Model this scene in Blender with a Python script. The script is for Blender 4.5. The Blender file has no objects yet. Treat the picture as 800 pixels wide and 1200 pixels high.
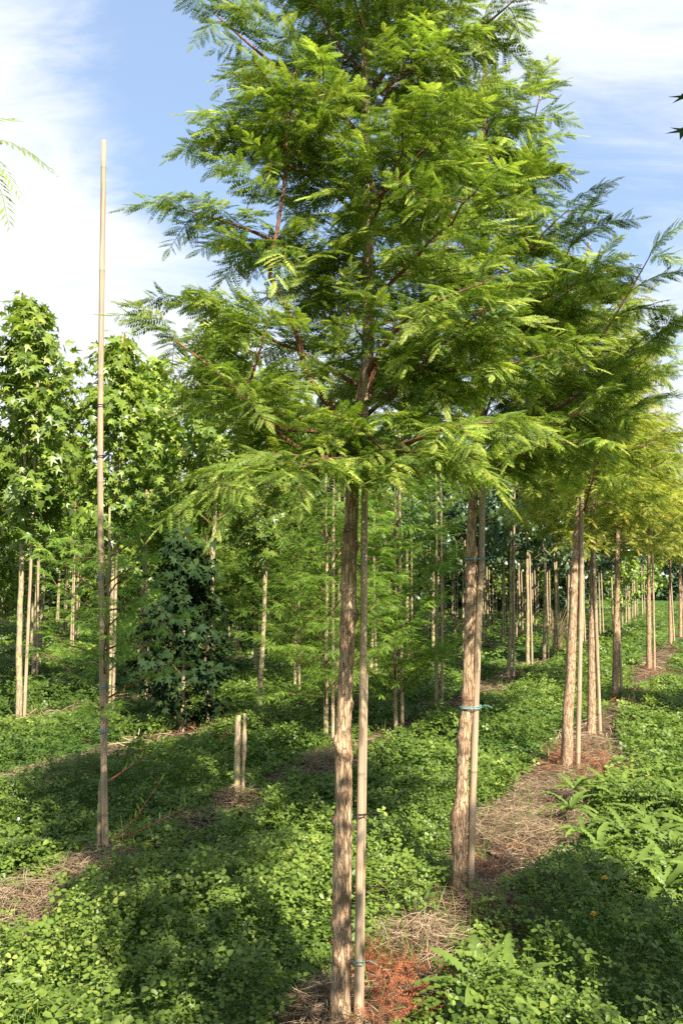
import bpy, math, random
import numpy as np
from mathutils import Vector, Matrix

# ------------------------------------------------------------------ camera, sky, sun, exposure
SC = bpy.context.scene
COL = SC.collection
PITCH = math.radians(4.29)
CAMH = 1.6
cam_d = bpy.data.cameras.new('camera')
cam = bpy.data.objects.new('camera', cam_d)
COL.objects.link(cam)
cam.location = (0, 0, CAMH)
cam.rotation_euler = (math.radians(90) + PITCH, 0, 0)
cam_d.sensor_fit = 'VERTICAL'
cam_d.sensor_height = 24.0
cam_d.lens = 20.0                      # 1000 px focal length on a 1200 px high picture
cam_d.clip_start = 0.05
cam_d.clip_end = 3000
SC.camera = cam

SUN_EL, SUN_AZ = math.radians(43), math.radians(152)      # behind the camera, to the right
SUN_V = Vector((math.sin(SUN_AZ) * math.cos(SUN_EL), math.cos(SUN_AZ) * math.cos(SUN_EL), math.sin(SUN_EL)))
sun_d = bpy.data.lights.new('sun', 'SUN')
sun_d.energy = 5.0
sun_d.angle = math.radians(0.53)
sun_d.color = (1.0, 0.93, 0.80)
sun = bpy.data.objects.new('sun', sun_d)
sun.rotation_euler = SUN_V.to_track_quat('Z', 'Y').to_euler()
sun.location = (20, -30, 40)
COL.objects.link(sun)

SC.view_settings.view_transform = 'Standard'
SC.view_settings.look = 'None'
SC.view_settings.exposure = 1.62
SC.view_settings.gamma = 1.0
SC.cycles.use_denoising = False
SC.cycles.max_bounces = 5
SC.cycles.diffuse_bounces = 3
SC.cycles.transmission_bounces = 4
SC.cycles.sample_clamp_indirect = 6.0


def ray(px, py):
    u, v = (px - 400) / 1000.0, (600 - py) / 1000.0
    c, s = math.cos(PITCH), math.sin(PITCH)
    return np.array([u, c - v * s, s + v * c])


def at(px, py, d):
    """world point on the sight line of a photo pixel, at depth d metres along +Y"""
    r = ray(px, py)
    return np.array([0, 0, CAMH]) + r * (d / r[1])


def ground_at(px, py):
    r = ray(px, py)
    t = -CAMH / r[2]
    return r[0] * t, r[1] * t


def build_world():
    w = bpy.data.worlds.new('World')
    SC.world = w
    w.use_nodes = True
    nt = w.node_tree
    for n in list(nt.nodes):
        nt.nodes.remove(n)
    N, L = nt.nodes.new, nt.links.new

    def math_(op, a, b=None, clamp=False):
        n = N('ShaderNodeMath'); n.operation = op; n.use_clamp = clamp
        for i, s in enumerate((a, b)):
            if s is None: continue
            if isinstance(s, (int, float)): n.inputs[i].default_value = s
            else: L(s, n.inputs[i])
        return n.outputs[0]

    out = N('ShaderNodeOutputWorld')
    bg = N('ShaderNodeBackground')
    bg.inputs['Strength'].default_value = 0.069
    sky = N('ShaderNodeTexSky'); sky.sky_type = 'NISHITA'; sky.sun_disc = False
    sky.sun_elevation = SUN_EL; sky.sun_rotation = SUN_AZ
    sky.air_density = 1.0; sky.dust_density = 0.6; sky.ozone_density = 1.0
    tc = N('ShaderNodeTexCoord')
    sep = N('ShaderNodeSeparateXYZ'); L(tc.outputs['Generated'], sep.inputs[0])
    zz = math_('ADD', math_('MAXIMUM', sep.outputs[2], 0.0), 0.22)
    cx, cy = math_('DIVIDE', sep.outputs[0], zz), math_('DIVIDE', sep.outputs[1], zz)
    comb = N('ShaderNodeCombineXYZ'); L(cx, comb.inputs[0]); L(cy, comb.inputs[1])

    def noise(scale, detail, rough, dist, rot, sc, off):
        m = N('ShaderNodeMapping'); L(comb.outputs[0], m.inputs[0])
        m.inputs['Rotation'].default_value = (0, 0, math.radians(rot))
        m.inputs['Scale'].default_value = sc
        m.inputs['Location'].default_value = off
        n = N('ShaderNodeTexNoise'); L(m.outputs[0], n.inputs['Vector'])
        n.inputs['Scale'].default_value = scale; n.inputs['Detail'].default_value = detail
        n.inputs['Roughness'].default_value = rough; n.inputs['Distortion'].default_value = dist
        return n.outputs[0]

    big = noise(0.75, 3, 0.5, 0.6, 20, (1, 1.2, 1), (1.3, 4.0, 0))
    wisp = noise(2.2, 8, 0.62, 1.1, 35, (1.0, 2.6, 1), (7.1, 2.2, 0))
    fine = noise(6.0, 6, 0.65, 0.8, 25, (1.0, 3.0, 1), (3.1, 9.2, 0))
    dens = math_('ADD', math_('MULTIPLY', big, 0.75), math_('MULTIPLY', wisp, 0.75))
    dens = math_('ADD', dens, math_('MULTIPLY', fine, 0.22))

    # open patches of blue between the cloud banks, and denser banks
    def lobe(px, py, kappa, amt):
        d = ray(px, py); d = d / np.linalg.norm(d)
        vd = N('ShaderNodeVectorMath'); vd.operation = 'DOT_PRODUCT'
        nv = N('ShaderNodeVectorMath'); nv.operation = 'NORMALIZE'
        L(tc.outputs['Generated'], nv.inputs[0]); L(nv.outputs[0], vd.inputs[0])
        vd.inputs[1].default_value = tuple(d)
        e = math_('EXPONENT', math_('MULTIPLY', math_('SUBTRACT', vd.outputs['Value'], 1.0), kappa))
        return math_('MULTIPLY', e, amt)
    for px, py, ka, am in ((235, 90, 80, -0.42), (235, 235, 90, -0.34), (735, 215, 60, -0.40), (620, 250, 60, -0.25),
                           (60, 330, 40, 0.26), (40, 60, 60, 0.22), (760, 20, 60, 0.34), (640, 30, 70, 0.22), (790, 420, 50, 0.22), (150, 210, 200, 0.16)):
        dens = math_('ADD', dens, lobe(px, py, ka, am))
    dens = math_('ADD', dens, math_('MULTIPLY', math_('SUBTRACT', 0.35, sep.outputs[2]), 0.45))
    rmp = N('ShaderNodeMapRange'); rmp.interpolation_type = 'SMOOTHSTEP'
    L(dens, rmp.inputs[0]); rmp.inputs[1].default_value = 0.60; rmp.inputs[2].default_value = 1.10
    mix = N('ShaderNodeMix'); mix.data_type = 'RGBA'
    L(rmp.outputs[0], mix.inputs[0])
    # a thin milky veil keeps even the blue gaps pale
    veil = N('ShaderNodeMix'); veil.data_type = 'RGBA'; veil.inputs[0].default_value = 0.40
    L(sky.outputs[0], veil.inputs[6]); veil.inputs[7].default_value = (3.4, 4.6, 6.6, 1)
    L(veil.outputs[2], mix.inputs[6]); mix.inputs[7].default_value = (5.0, 5.2, 5.5, 1)
    L(mix.outputs[2], bg.inputs['Color']); L(bg.outputs[0], out.inputs[0])


build_world()

# ------------------------------------------------------------------ helpers
rng = np.random.default_rng(11)
random.seed(5)


def U(a, b): return random.uniform(a, b)


def vnoise(x, y, seed=0):
    """smooth value noise on numpy arrays, range 0..1"""
    x = np.asarray(x, float); y = np.asarray(y, float)
    xi, yi = np.floor(x).astype(np.int64), np.floor(y).astype(np.int64)
    fx, fy = x - xi, y - yi
    fx, fy = fx * fx * (3 - 2 * fx), fy * fy * (3 - 2 * fy)

    def h(a, b):
        n = (a * 374761393 + b * 668265263 + seed * 144665) & 0x7fffffff
        n = ((n ^ (n >> 13)) * 1274126177) & 0x7fffffff
        return ((n ^ (n >> 16)) & 0xffff) / 65535.0
    return (h(xi, yi) * (1 - fx) + h(xi + 1, yi) * fx) * (1 - fy) + (h(xi, yi + 1) * (1 - fx) + h(xi + 1, yi + 1) * fx) * fy


ROW0, ROWSTEP, SLOPE = -1.35, 2.07, 0.45      # tree rows: x = ROW0 - k*ROWSTEP + SLOPE*y


def row_dist(x, y):
    r = (np.asarray(x, float) - SLOPE * np.asarray(y, float) - ROW0) / ROWSTEP
    return np.abs(r - np.round(r)) * ROWSTEP * 0.912


def gh(x, y):
    x = np.asarray(x, float); y = np.asarray(y, float)
    rd = row_dist(x, y)
    return 0.07 * np.exp(-(rd / 0.3) ** 2) + 0.10 * (vnoise(x * .6, y * .6, 3) - .5) + 0.05 * (vnoise(x * 2.1, y * 2.1, 4) - .5) + 0.02 * (vnoise(x * 7, y * 7, 5) - .5) - 0.03


def make_mesh(name, V, faces, tint=None, smooth=False, mats=(), face_mat=None):
    me = bpy.data.meshes.new(name)
    V = np.ascontiguousarray(V, np.float32)
    me.vertices.add(len(V)); me.vertices.foreach_set('co', V.ravel())
    faces = [f for f in faces if len(f)]
    loops = np.concatenate([np.asarray(f, np.int32).ravel() for f in faces])
    tot = np.concatenate([np.full(len(f), f.shape[1], np.int32) for f in faces])
    start = np.concatenate([[0], np.cumsum(tot)[:-1]]).astype(np.int32)
    me.loops.add(len(loops)); me.loops.foreach_set('vertex_index', loops)
    me.polygons.add(len(tot)); me.polygons.foreach_set('loop_start', start)
    if face_mat is not None:
        me.polygons.foreach_set('material_index', np.asarray(face_mat, np.int32))
    if smooth:
        me.polygons.foreach_set('use_smooth', np.ones(len(tot), bool))
    me.update(calc_edges=True)
    if tint is not None:
        a = me.attributes.new('tint', 'FLOAT', 'POINT')
        a.data.foreach_set('value', np.ascontiguousarray(tint, np.float32))
    for m in mats: me.materials.append(m)
    return me


class Geo:
    """collects vertices, faces, a tint per vertex and a material per face"""
    def __init__(s): s.V, s.F, s.T, s.M, s.n = [], {3: [], 4: []}, [], {3: [], 4: []}, 0

    def add(s, V, F, tint=0.5, mat=0):
        V = np.asarray(V, float)
        s.V.append(V)
        s.T.append(np.full(len(V), tint) if np.isscalar(tint) else np.asarray(tint, float))
        for f in (F if isinstance(F, (list, tuple)) else [F]):
            f = np.asarray(f)
            if len(f):
                s.F[f.shape[1]].append(f + s.n); s.M[f.shape[1]].append(np.full(len(f), mat))
        s.n += len(V)

    def add_many(s, T, F, R, P, tints, jit=None, mat=0):
        """template T,F placed N times: R (N,3,3), P (N,3)"""
        T = np.asarray(T, float); nv = len(T); n = len(P)
        V = np.einsum('nij,vj->nvi', R, T) + P[:, None, :]
        base = (np.arange(n) * nv)[:, None, None]
        tt = np.repeat(tints, nv) if np.ndim(tints) == 1 else tints.ravel()
        s.add(V.reshape(-1, 3), [(np.asarray(f)[None] + base).reshape(-1, np.asarray(f).shape[1]) for f in F], tt, mat)

    def mesh(s, name, mats, smooth=False):
        V = np.concatenate(s.V)
        fs, ms = [], []
        for k in (3, 4):
            if s.F[k]:
                fs.append(np.concatenate(s.F[k])); ms.append(np.concatenate(s.M[k]))
        return make_mesh(name, V, fs, np.concatenate(s.T), smooth, mats, np.concatenate(ms))

    def arrays(s):
        return np.concatenate(s.V), [np.concatenate(s.F[k]) for k in (3, 4) if s.F[k]], np.concatenate(s.T)


def obj(name, me, parent=None, **props):
    o = bpy.data.objects.new(name, me)
    COL.objects.link(o)
    if parent is not None: o.parent = parent
    for k, v in props.items(): o[k] = v
    return o


def empty(name, loc, label, category, group=None, rz=0.0):
    o = bpy.data.objects.new(name, None)
    o.empty_display_size = 0.2
    COL.objects.link(o)
    o.location = loc; o.rotation_euler = (0, 0, rz)
    o['label'] = label; o['category'] = category
    if group: o['group'] = group
    return o


def smooth_path(P, n):
    """Catmull-Rom through the points, n samples by arc length"""
    P = np.asarray(P, float)
    if len(P) == 2:
        t = np.linspace(0, 1, n)[:, None]
        return P[0] * (1 - t) + P[1] * t
    Q = np.vstack([2 * P[0] - P[1], P, 2 * P[-1] - P[-2]])
    out = []
    for i in range(1, len(Q) - 2):
        t = np.linspace(0, 1, 12, endpoint=False)[:, None]
        a, b, c, d = Q[i - 1], Q[i], Q[i + 1], Q[i + 2]
        out.append(.5 * (2 * b + (c - a) * t + (2 * a - 5 * b + 4 * c - d) * t ** 2 + (3 * b - a - 3 * c + d) * t ** 3))
    out.append(P[-1:])
    C = np.vstack(out)
    s = np.concatenate([[0], np.cumsum(np.linalg.norm(np.diff(C, axis=0), axis=1))])
    q = np.linspace(0, s[-1], n)
    return np.stack([np.interp(q, s, C[:, k]) for k in range(3)], 1)


def frames(C):
    T = np.gradient(C, axis=0); T /= np.linalg.norm(T, axis=1)[:, None] + 1e-9
    ref = np.array([0, 1., 0]) if abs(T[0][1]) < .9 else np.array([1., 0, 0])
    A, B = [], []
    a = ref - T[0] * ref.dot(T[0]); a /= np.linalg.norm(a)
    for t in T:
        a = a - t * a.dot(t); a /= np.linalg.norm(a) + 1e-9
        A.append(a); B.append(np.cross(t, a))
    return T, np.array(A), np.array(B)


def tube(C, R, sides=6, cap=True, fn=None):
    """R per ring, or fn(s, theta) -> radius grid"""
    C = np.asarray(C, float); n = len(C)
    T, A, B = frames(C)
    th = np.linspace(0, 2 * np.pi, sides, endpoint=False)
    rad = np.repeat(np.asarray(R, float)[:, None], sides, 1) if fn is None else fn(th)
    V = C[:, None] + rad[..., None] * (np.cos(th)[None, :, None] * A[:, None] + np.sin(th)[None, :, None] * B[:, None])
    V = V.reshape(-1, 3)
    i = np.arange(n - 1)[:, None] * sides; j = np.arange(sides)[None]; j2 = (j + 1) % sides
    F = np.stack([i + j, i + j2, i + sides + j2, i + sides + j], -1).reshape(-1, 4)
    fl = [F]
    if cap:
        V = np.vstack([V, C[-1:]])
        k = np.arange(sides); e = (n - 1) * sides
        fl = [np.stack([e + k, e + (k + 1) % sides, np.full(sides, len(V) - 1)], -1), F]
    return V, fl


def basis(x, up):
    """rotation matrices with first column x, third column near up; arrays (N,3)"""
    x = x / (np.linalg.norm(x, axis=1)[:, None] + 1e-9)
    z = up - x * (up * x).sum(1)[:, None]
    z = z / (np.linalg.norm(z, axis=1)[:, None] + 1e-9)
    y = np.cross(z, x)
    return np.stack([x, y, z], -1)


# ------------------------------------------------------------------ materials
def new_mat(name):
    m = bpy.data.materials.new(name); m.use_nodes = True
    nt = m.node_tree
    for n in list(nt.nodes): nt.nodes.remove(n)
    return m, nt


def ramp_node(nt, fac, stops):
    r = nt.nodes.new('ShaderNodeValToRGB')
    nt.links.new(fac, r.inputs[0])
    while len(r.color_ramp.elements) < len(stops): r.color_ramp.elements.new(0.5)
    for e, (p, c) in zip(r.color_ramp.elements, stops):
        e.position = p; e.color = (*c, 1)
    return r.outputs[0]


def leaf_mat(name, stops, trans=0.35, rough=0.5, spec=0.35, obj_var=0.25, glow=(1.15, 1.25, 0.6)):
    m, nt = new_mat(name); N, L = nt.nodes.new, nt.links.new
    at_ = N('ShaderNodeAttribute'); at_.attribute_name = 'tint'
    col = ramp_node(nt, at_.outputs['Fac'], stops)
    oi = N('ShaderNodeObjectInfo')
    mr = N('ShaderNodeMapRange'); L(oi.outputs['Random'], mr.inputs[0])
    mr.inputs[3].default_value = 1 - obj_var; mr.inputs[4].default_value = 1 + obj_var
    hv = N('ShaderNodeHueSaturation'); L(col, hv.inputs['Color']); L(mr.outputs[0], hv.inputs['Value'])
    p = N('ShaderNodeBsdfPrincipled'); L(hv.outputs[0], p.inputs['Base Color'])
    p.inputs['Roughness'].default_value = rough; p.inputs['Specular IOR Level'].default_value = spec
    tr = N('ShaderNodeBsdfTranslucent')
    tm = N('ShaderNodeMix'); tm.data_type = 'RGBA'; tm.blend_type = 'MULTIPLY'; tm.inputs[0].default_value = 1
    L(hv.outputs[0], tm.inputs[6]); tm.inputs[7].default_value = (*glow, 1)
    L(tm.outputs[2], tr.inputs[0])
    mx = N('ShaderNodeMixShader'); mx.inputs[0].default_value = trans
    L(p.outputs[0], mx.inputs[1]); L(tr.outputs[0], mx.inputs[2])
    o = N('ShaderNodeOutputMaterial'); L(mx.outputs[0], o.inputs[0])
    return m


def bark_mat(name, light, mid, dark, red, scale=(80, 80, 11), bump=1.0, lichen=None):
    m, nt = new_mat(name); N, L = nt.nodes.new, nt.links.new
    tc = N('ShaderNodeTexCoord')
    mp = N('ShaderNodeMapping'); L(tc.outputs['Object'], mp.inputs[0]); mp.inputs['Scale'].default_value = scale
    n1 = N('ShaderNodeTexNoise'); L(mp.outputs[0], n1.inputs['Vector']); n1.inputs['Scale'].default_value = 1.0
    n1.inputs['Detail'].default_value = 6; n1.inputs['Roughness'].default_value = 0.65; n1.inputs['Distortion'].default_value = 0.4
    n2 = N('ShaderNodeTexNoise'); L(tc.outputs['Object'], n2.inputs['Vector']); n2.inputs['Scale'].default_value = 9; n2.inputs['Detail'].default_value = 4
    vo = N('ShaderNodeTexVoronoi'); vo.feature = 'DISTANCE_TO_EDGE'
    mp2 = N('ShaderNodeMapping'); L(tc.outputs['Object'], mp2.inputs[0]); mp2.inputs['Scale'].default_value = (scale[0] * .9, scale[1] * .9, scale[2] * 1.1)
    ds = N('ShaderNodeVectorMath'); ds.operation = 'ADD'
    sc = N('ShaderNodeVectorMath'); sc.operation = 'SCALE'; L(n1.outputs['Color'], sc.inputs[0]); sc.inputs['Scale'].default_value = 1.2
    L(mp2.outputs[0], ds.inputs[0]); L(sc.outputs[0], ds.inputs[1]); L(ds.outputs[0], vo.inputs['Vector']); vo.inputs['Scale'].default_value = 1
    base = ramp_node(nt, n1.outputs[0], [(0.28, dark), (0.45, mid), (0.62, light), (0.8, tuple(min(1, c * 1.25) for c in light))])
    pr = N('ShaderNodeMapRange'); L(n2.outputs[0], pr.inputs[0]); pr.inputs[1].default_value = .52; pr.inputs[2].default_value = .72; pr.clamp = True
    mr = N('ShaderNodeMath'); mr.operation = 'MULTIPLY'; L(pr.outputs[0], mr.inputs[0]); mr.inputs[1].default_value = .55
    mx = N('ShaderNodeMix'); mx.data_type = 'RGBA'; L(mr.outputs[0], mx.inputs[0]); L(base, mx.inputs[6]); mx.inputs[7].default_value = (*red, 1)
    # cracks and branch-scar wood
    ck = N('ShaderNodeMapRange'); L(vo.outputs['Distance'], ck.inputs[0]); ck.inputs[1].default_value = 0.0; ck.inputs[2].default_value = .13
    ck.inputs[3].default_value = .55; ck.inputs[4].default_value = 0
    mx2 = N('ShaderNodeMix'); mx2.data_type = 'RGBA'; L(ck.outputs[0], mx2.inputs[0]); L(mx.outputs[2], mx2.inputs[6]); mx2.inputs[7].default_value = (*dark, 1)
    kn = N('ShaderNodeAttribute'); kn.attribute_name = 'tint'
    kf = N('ShaderNodeMath'); kf.operation = 'MULTIPLY'; kf.use_clamp = True; L(kn.outputs['Fac'], kf.inputs[0]); kf.inputs[1].default_value = .9
    mx3 = N('ShaderNodeMix'); mx3.data_type = 'RGBA'; L(kf.outputs[0], mx3.inputs[0]); L(mx2.outputs[2], mx3.inputs[6])
    mx3.inputs[7].default_value = (dark[0] * 1.5, dark[1] * 1.4, dark[2] * 1.4, 1)
    last = mx3.outputs[2]
    if lichen:
        n3 = N('ShaderNodeTexNoise'); L(tc.outputs['Object'], n3.inputs['Vector']); n3.inputs['Scale'].default_value = 14; n3.inputs['Detail'].default_value = 5
        lr = N('ShaderNodeMapRange'); L(n3.outputs[0], lr.inputs[0]); lr.inputs[1].default_value = .50; lr.inputs[2].default_value = .62
        mx4 = N('ShaderNodeMix'); mx4.data_type = 'RGBA'; L(lr.outputs[0], mx4.inputs[0]); L(last, mx4.inputs[6]); mx4.inputs[7].default_value = (*lichen, 1)
        last = mx4.outputs[2]
    p = N('ShaderNodeBsdfPrincipled'); L(last, p.inputs['Base Color'])
    p.inputs['Roughness'].default_value = .85; p.inputs['Specular IOR Level'].default_value = .2
    hs = N('ShaderNodeMath'); hs.operation = 'SUBTRACT'; L(n1.outputs[0], hs.inputs[0]); L(ck.outputs[0], hs.inputs[1])
    bp = N('ShaderNodeBump'); bp.inputs['Strength'].default_value = bump; bp.inputs['Distance'].default_value = .009
    L(hs.outputs[0], bp.inputs['Height']); L(bp.outputs[0], p.inputs['Normal'])
    o = N('ShaderNodeOutputMaterial'); L(p.outputs[0], o.inputs[0])
    return m


def plain_mat(name, c1, c2, scale=(20, 20, 20), rough=.7, bump=.1, spec=.3):
    m, nt = new_mat(name); N, L = nt.nodes.new, nt.links.new
    tc = N('ShaderNodeTexCoord'); mp = N('ShaderNodeMapping'); L(tc.outputs['Object'], mp.inputs[0]); mp.inputs['Scale'].default_value = scale
    n = N('ShaderNodeTexNoise'); L(mp.outputs[0], n.inputs['Vector']); n.inputs['Scale'].default_value = 1; n.inputs['Detail'].default_value = 5
    c = ramp_node(nt, n.outputs[0], [(.35, c1), (.65, c2)])
    p = N('ShaderNodeBsdfPrincipled'); L(c, p.inputs['Base Color']); p.inputs['Roughness'].default_value = rough; p.inputs['Specular IOR Level'].default_value = spec
    bp = N('ShaderNodeBump'); bp.inputs['Strength'].default_value = bump; bp.inputs['Distance'].default_value = .003
    L(n.outputs[0], bp.inputs['Height']); L(bp.outputs[0], p.inputs['Normal'])
    o = N('ShaderNodeOutputMaterial'); L(p.outputs[0], o.inputs[0])
    return m


def bamboo_mat():
    m, nt = new_mat('bamboo'); N, L = nt.nodes.new, nt.links.new
    tc = N('ShaderNodeTexCoord')
    mp = N('ShaderNodeMapping'); L(tc.outputs['Object'], mp.inputs[0]); mp.inputs['Scale'].default_value = (90, 90, 2.5)
    n = N('ShaderNodeTexNoise'); L(mp.outputs[0], n.inputs['Vector']); n.inputs['Scale'].default_value = 1; n.inputs['Detail'].default_value = 5
    n2 = N('ShaderNodeTexNoise'); L(tc.outputs['Object'], n2.inputs['Vector']); n2.inputs['Scale'].default_value = 5; n2.inputs['Detail'].default_value = 6
    c = ramp_node(nt, n.outputs[0], [(.25, (.19, .12, .07)), (.45, (.33, .225, .135)), (.7, (.47, .35, .225))])
    st = N('ShaderNodeMapRange'); L(n2.outputs[0], st.inputs[0]); st.inputs[1].default_value = .42; st.inputs[2].default_value = .68; st.inputs[4].default_value = .8
    mx = N('ShaderNodeMix'); mx.data_type = 'RGBA'; L(st.outputs[0], mx.inputs[0]); L(c, mx.inputs[6]); mx.inputs[7].default_value = (.24, .19, .15, 1)
    at_ = N('ShaderNodeAttribute'); at_.attribute_name = 'tint'
    mx2 = N('ShaderNodeMix'); mx2.data_type = 'RGBA'; L(at_.outputs['Fac'], mx2.inputs[0]); L(mx.outputs[2], mx2.inputs[6]); mx2.inputs[7].default_value = (.17, .115, .07, 1)
    p = N('ShaderNodeBsdfPrincipled'); L(mx2.outputs[2], p.inputs['Base Color']); p.inputs['Roughness'].default_value = .6; p.inputs['Specular IOR Level'].default_value = .3
    bp = N('ShaderNodeBump'); bp.inputs['Strength'].default_value = .25; bp.inputs['Distance'].default_value = .003
    L(n.outputs[0], bp.inputs['Height']); L(bp.outputs[0], p.inputs['Normal'])
    o = N('ShaderNodeOutputMaterial'); L(p.outputs[0], o.inputs[0])
    return m


M = {}
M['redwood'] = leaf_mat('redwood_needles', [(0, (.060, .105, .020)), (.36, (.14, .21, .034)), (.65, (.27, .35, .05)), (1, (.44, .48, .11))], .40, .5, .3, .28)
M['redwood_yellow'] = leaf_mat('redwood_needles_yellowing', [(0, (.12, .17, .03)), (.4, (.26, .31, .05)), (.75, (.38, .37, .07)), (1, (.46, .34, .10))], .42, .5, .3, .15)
M['redwood_sunlit'] = leaf_mat('redwood_needles_sunlit', [(0, (.09, .14, .025)), (.4, (.20, .27, .045)), (.75, (.33, .37, .06)), (1, (.44, .44, .10))], .40, .5, .3, .2)  # paler needle copy for the third redwood, its sunlit look put into colour
M['cypress'] = leaf_mat('cypress_needles', [(0, (.07, .14, .02)), (.5, (.16, .27, .035)), (1, (.29, .39, .06))], .42, .5, .3, .2)
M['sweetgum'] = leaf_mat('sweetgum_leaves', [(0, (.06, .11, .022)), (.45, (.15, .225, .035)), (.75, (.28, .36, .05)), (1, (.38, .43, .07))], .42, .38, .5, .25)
M['sweetgum_dark_shaded'] = leaf_mat('sweetgum_leaves_dark_shaded', [(0, (.011, .024, .009)), (.6, (.020, .040, .014)), (1, (.045, .075, .022))], .25, .6, .08, .1)  # dark leaves, colour lowered further for the shade the bushy tree stands in
M['grey_leaf'] = leaf_mat('greygreen_leaves', [(0, (.04, .075, .03)), (.6, (.085, .14, .06)), (1, (.17, .22, .11))], .25, .35, .5, .2)
M['clover'] = leaf_mat('clover_leaves', [(0, (.05, .09, .012)), (.5, (.115, .178, .028)), (.85, (.185, .255, .042)), (1, (.28, .33, .065))], .38, .45, .4, 0)
M['dandelion'] = leaf_mat('dandelion_leaf', [(0, (.07, .125, .02)), (1, (.19, .27, .05))], .35, .42, .4, .2)
M['grass'] = leaf_mat('grass_blades', [(0, (.06, .13, .02)), (.6, (.15, .23, .04)), (1, (.28, .27, .08))], .35, .5, .3, 0)
M['hay'] = leaf_mat('dry_straw', [(0, (.07, .04, .022)), (.4, (.20, .135, .08)), (.8, (.38, .275, .17)), (1, (.50, .39, .26))], .12, .7, .2, 0, (1, 1, 1))
M['litter'] = leaf_mat('dead_needles', [(0, (.10, .028, .014)), (.5, (.25, .075, .032)), (1, (.40, .17, .075))], .15, .7, .15, 0, (1, .9, .8))
M['bark'] = bark_mat('redwood_bark', (.54, .38, .24), (.40, .265, .155), (.12, .075, .048), (.40, .19, .10))
M['limb'] = bark_mat('redwood_limb_bark', (.24, .13, .08), (.17, .075, .045), (.05, .026, .018), (.25, .085, .045), (120, 120, 14), .4)
M['gum_bark'] = bark_mat('sweetgum_bark', (.42, .34, .22), (.29, .22, .14), (.10, .08, .055), (.30, .22, .12), (60, 60, 12), .5, (.40, .36, .14))
M['bamboo'] = bamboo_mat()
M['twine'] = plain_mat('turquoise_twine', (.08, .22, .23), (.16, .34, .34), (300, 300, 300), .6)
M['dark_tie'] = plain_mat('black_tie', (.015, .015, .016), (.03, .03, .03), (100, 100, 100), .5)
M['twig_red'] = plain_mat('reddish_twig', (.22, .06, .04), (.34, .13, .08), (150, 150, 30), .6)
M['petal_yellow'] = plain_mat('dandelion_petals', (.75, .45, .02), (.8, .55, .04), (200, 200, 200), .6)
M['petal_white'] = plain_mat('clover_petals', (.6, .6, .55), (.8, .78, .75), (200, 200, 200), .6)


def ground_mat():
    m, nt = new_mat('nursery_soil'); N, L = nt.nodes.new, nt.links.new
    tc = N('ShaderNodeTexCoord')
    n1 = N('ShaderNodeTexNoise'); L(tc.outputs['Object'], n1.inputs['Vector']); n1.inputs['Scale'].default_value = 14; n1.inputs['Detail'].default_value = 8; n1.inputs['Roughness'].default_value = .7
    n2 = N('ShaderNodeTexNoise'); L(tc.outputs['Object'], n2.inputs['Vector']); n2.inputs['Scale'].default_value = 1.3; n2.inputs['Detail'].default_value = 5
    n3 = N('ShaderNodeTexNoise'); L(tc.outputs['Object'], n3.inputs['Vector']); n3.inputs['Scale'].default_value = 60; n3.inputs['Detail'].default_value = 6
    soil = ramp_node(nt, n1.outputs[0], [(.3, (.045, .030, .020)), (.55, (.10, .068, .043)), (.75, (.19, .135, .085))])
    green = ramp_node(nt, n3.outputs[0], [(.3, (.022, .05, .01)), (.55, (.055, .115, .02)), (.75, (.10, .17, .035))])
    at_ = N('ShaderNodeAttribute'); at_.attribute_name = 'tint'
    ad = N('ShaderNodeMath'); ad.operation = 'ADD'; L(at_.outputs['Fac'], ad.inputs[0])
    sb = N('ShaderNodeMath'); sb.operation = 'SUBTRACT'; L(n2.outputs[0], sb.inputs[0]); sb.inputs[1].default_value = .5; L(sb.outputs[0], ad.inputs[1]); ad.use_clamp = True
    mx = N('ShaderNodeMix'); mx.data_type = 'RGBA'; L(ad.outputs[0], mx.inputs[0]); L(soil, mx.inputs[6]); L(green, mx.inputs[7])
    p = N('ShaderNodeBsdfPrincipled'); L(mx.outputs[2], p.inputs['Base Color']); p.inputs['Roughness'].default_value = .95; p.inputs['Specular IOR Level'].default_value = .1
    bp = N('ShaderNodeBump'); bp.inputs['Strength'].default_value = .8; bp.inputs['Distance'].default_value = .03
    L(n1.outputs[0], bp.inputs['Height']); L(bp.outputs[0], p.inputs['Normal'])
    o = N('ShaderNodeOutputMaterial'); L(p.outputs[0], o.inputs[0])
    return m


# ------------------------------------------------------------------ the ground: one sheet to the horizon
def build_ground():
    xs = np.concatenate([-np.geomspace(900, 9, 16)[:-1], np.linspace(-9, 12, 180), np.geomspace(12, 900, 16)[1:]])
    ys = np.concatenate([-np.geomspace(900, 4, 12)[:-1], np.linspace(-4, 20, 200), np.geomspace(20, 1200, 30)[1:]])
    X, Y = np.meshgrid(xs, ys)
    fade = np.clip(1 - (np.hypot(X, Y) - 40) / 60, 0, 1)
    Z = gh(X, Y) * fade
    V = np.stack([X, Y, Z], -1).reshape(-1, 3)
    nx, ny = len(xs), len(ys)
    i = np.arange(ny - 1)[:, None] * nx + np.arange(nx - 1)[None]
    F = np.stack([i, i + 1, i + nx + 1, i + nx], -1).reshape(-1, 4)
    rd = row_dist(X, Y)
    tint = np.clip((rd - .22) / .2, 0, 1)
    tint = np.where(np.hypot(X, Y) > 45, 1, tint).ravel()
    obj('ground', make_mesh('ground', V, [F], tint, True, [ground_mat()]), kind='structure')


build_ground()

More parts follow.
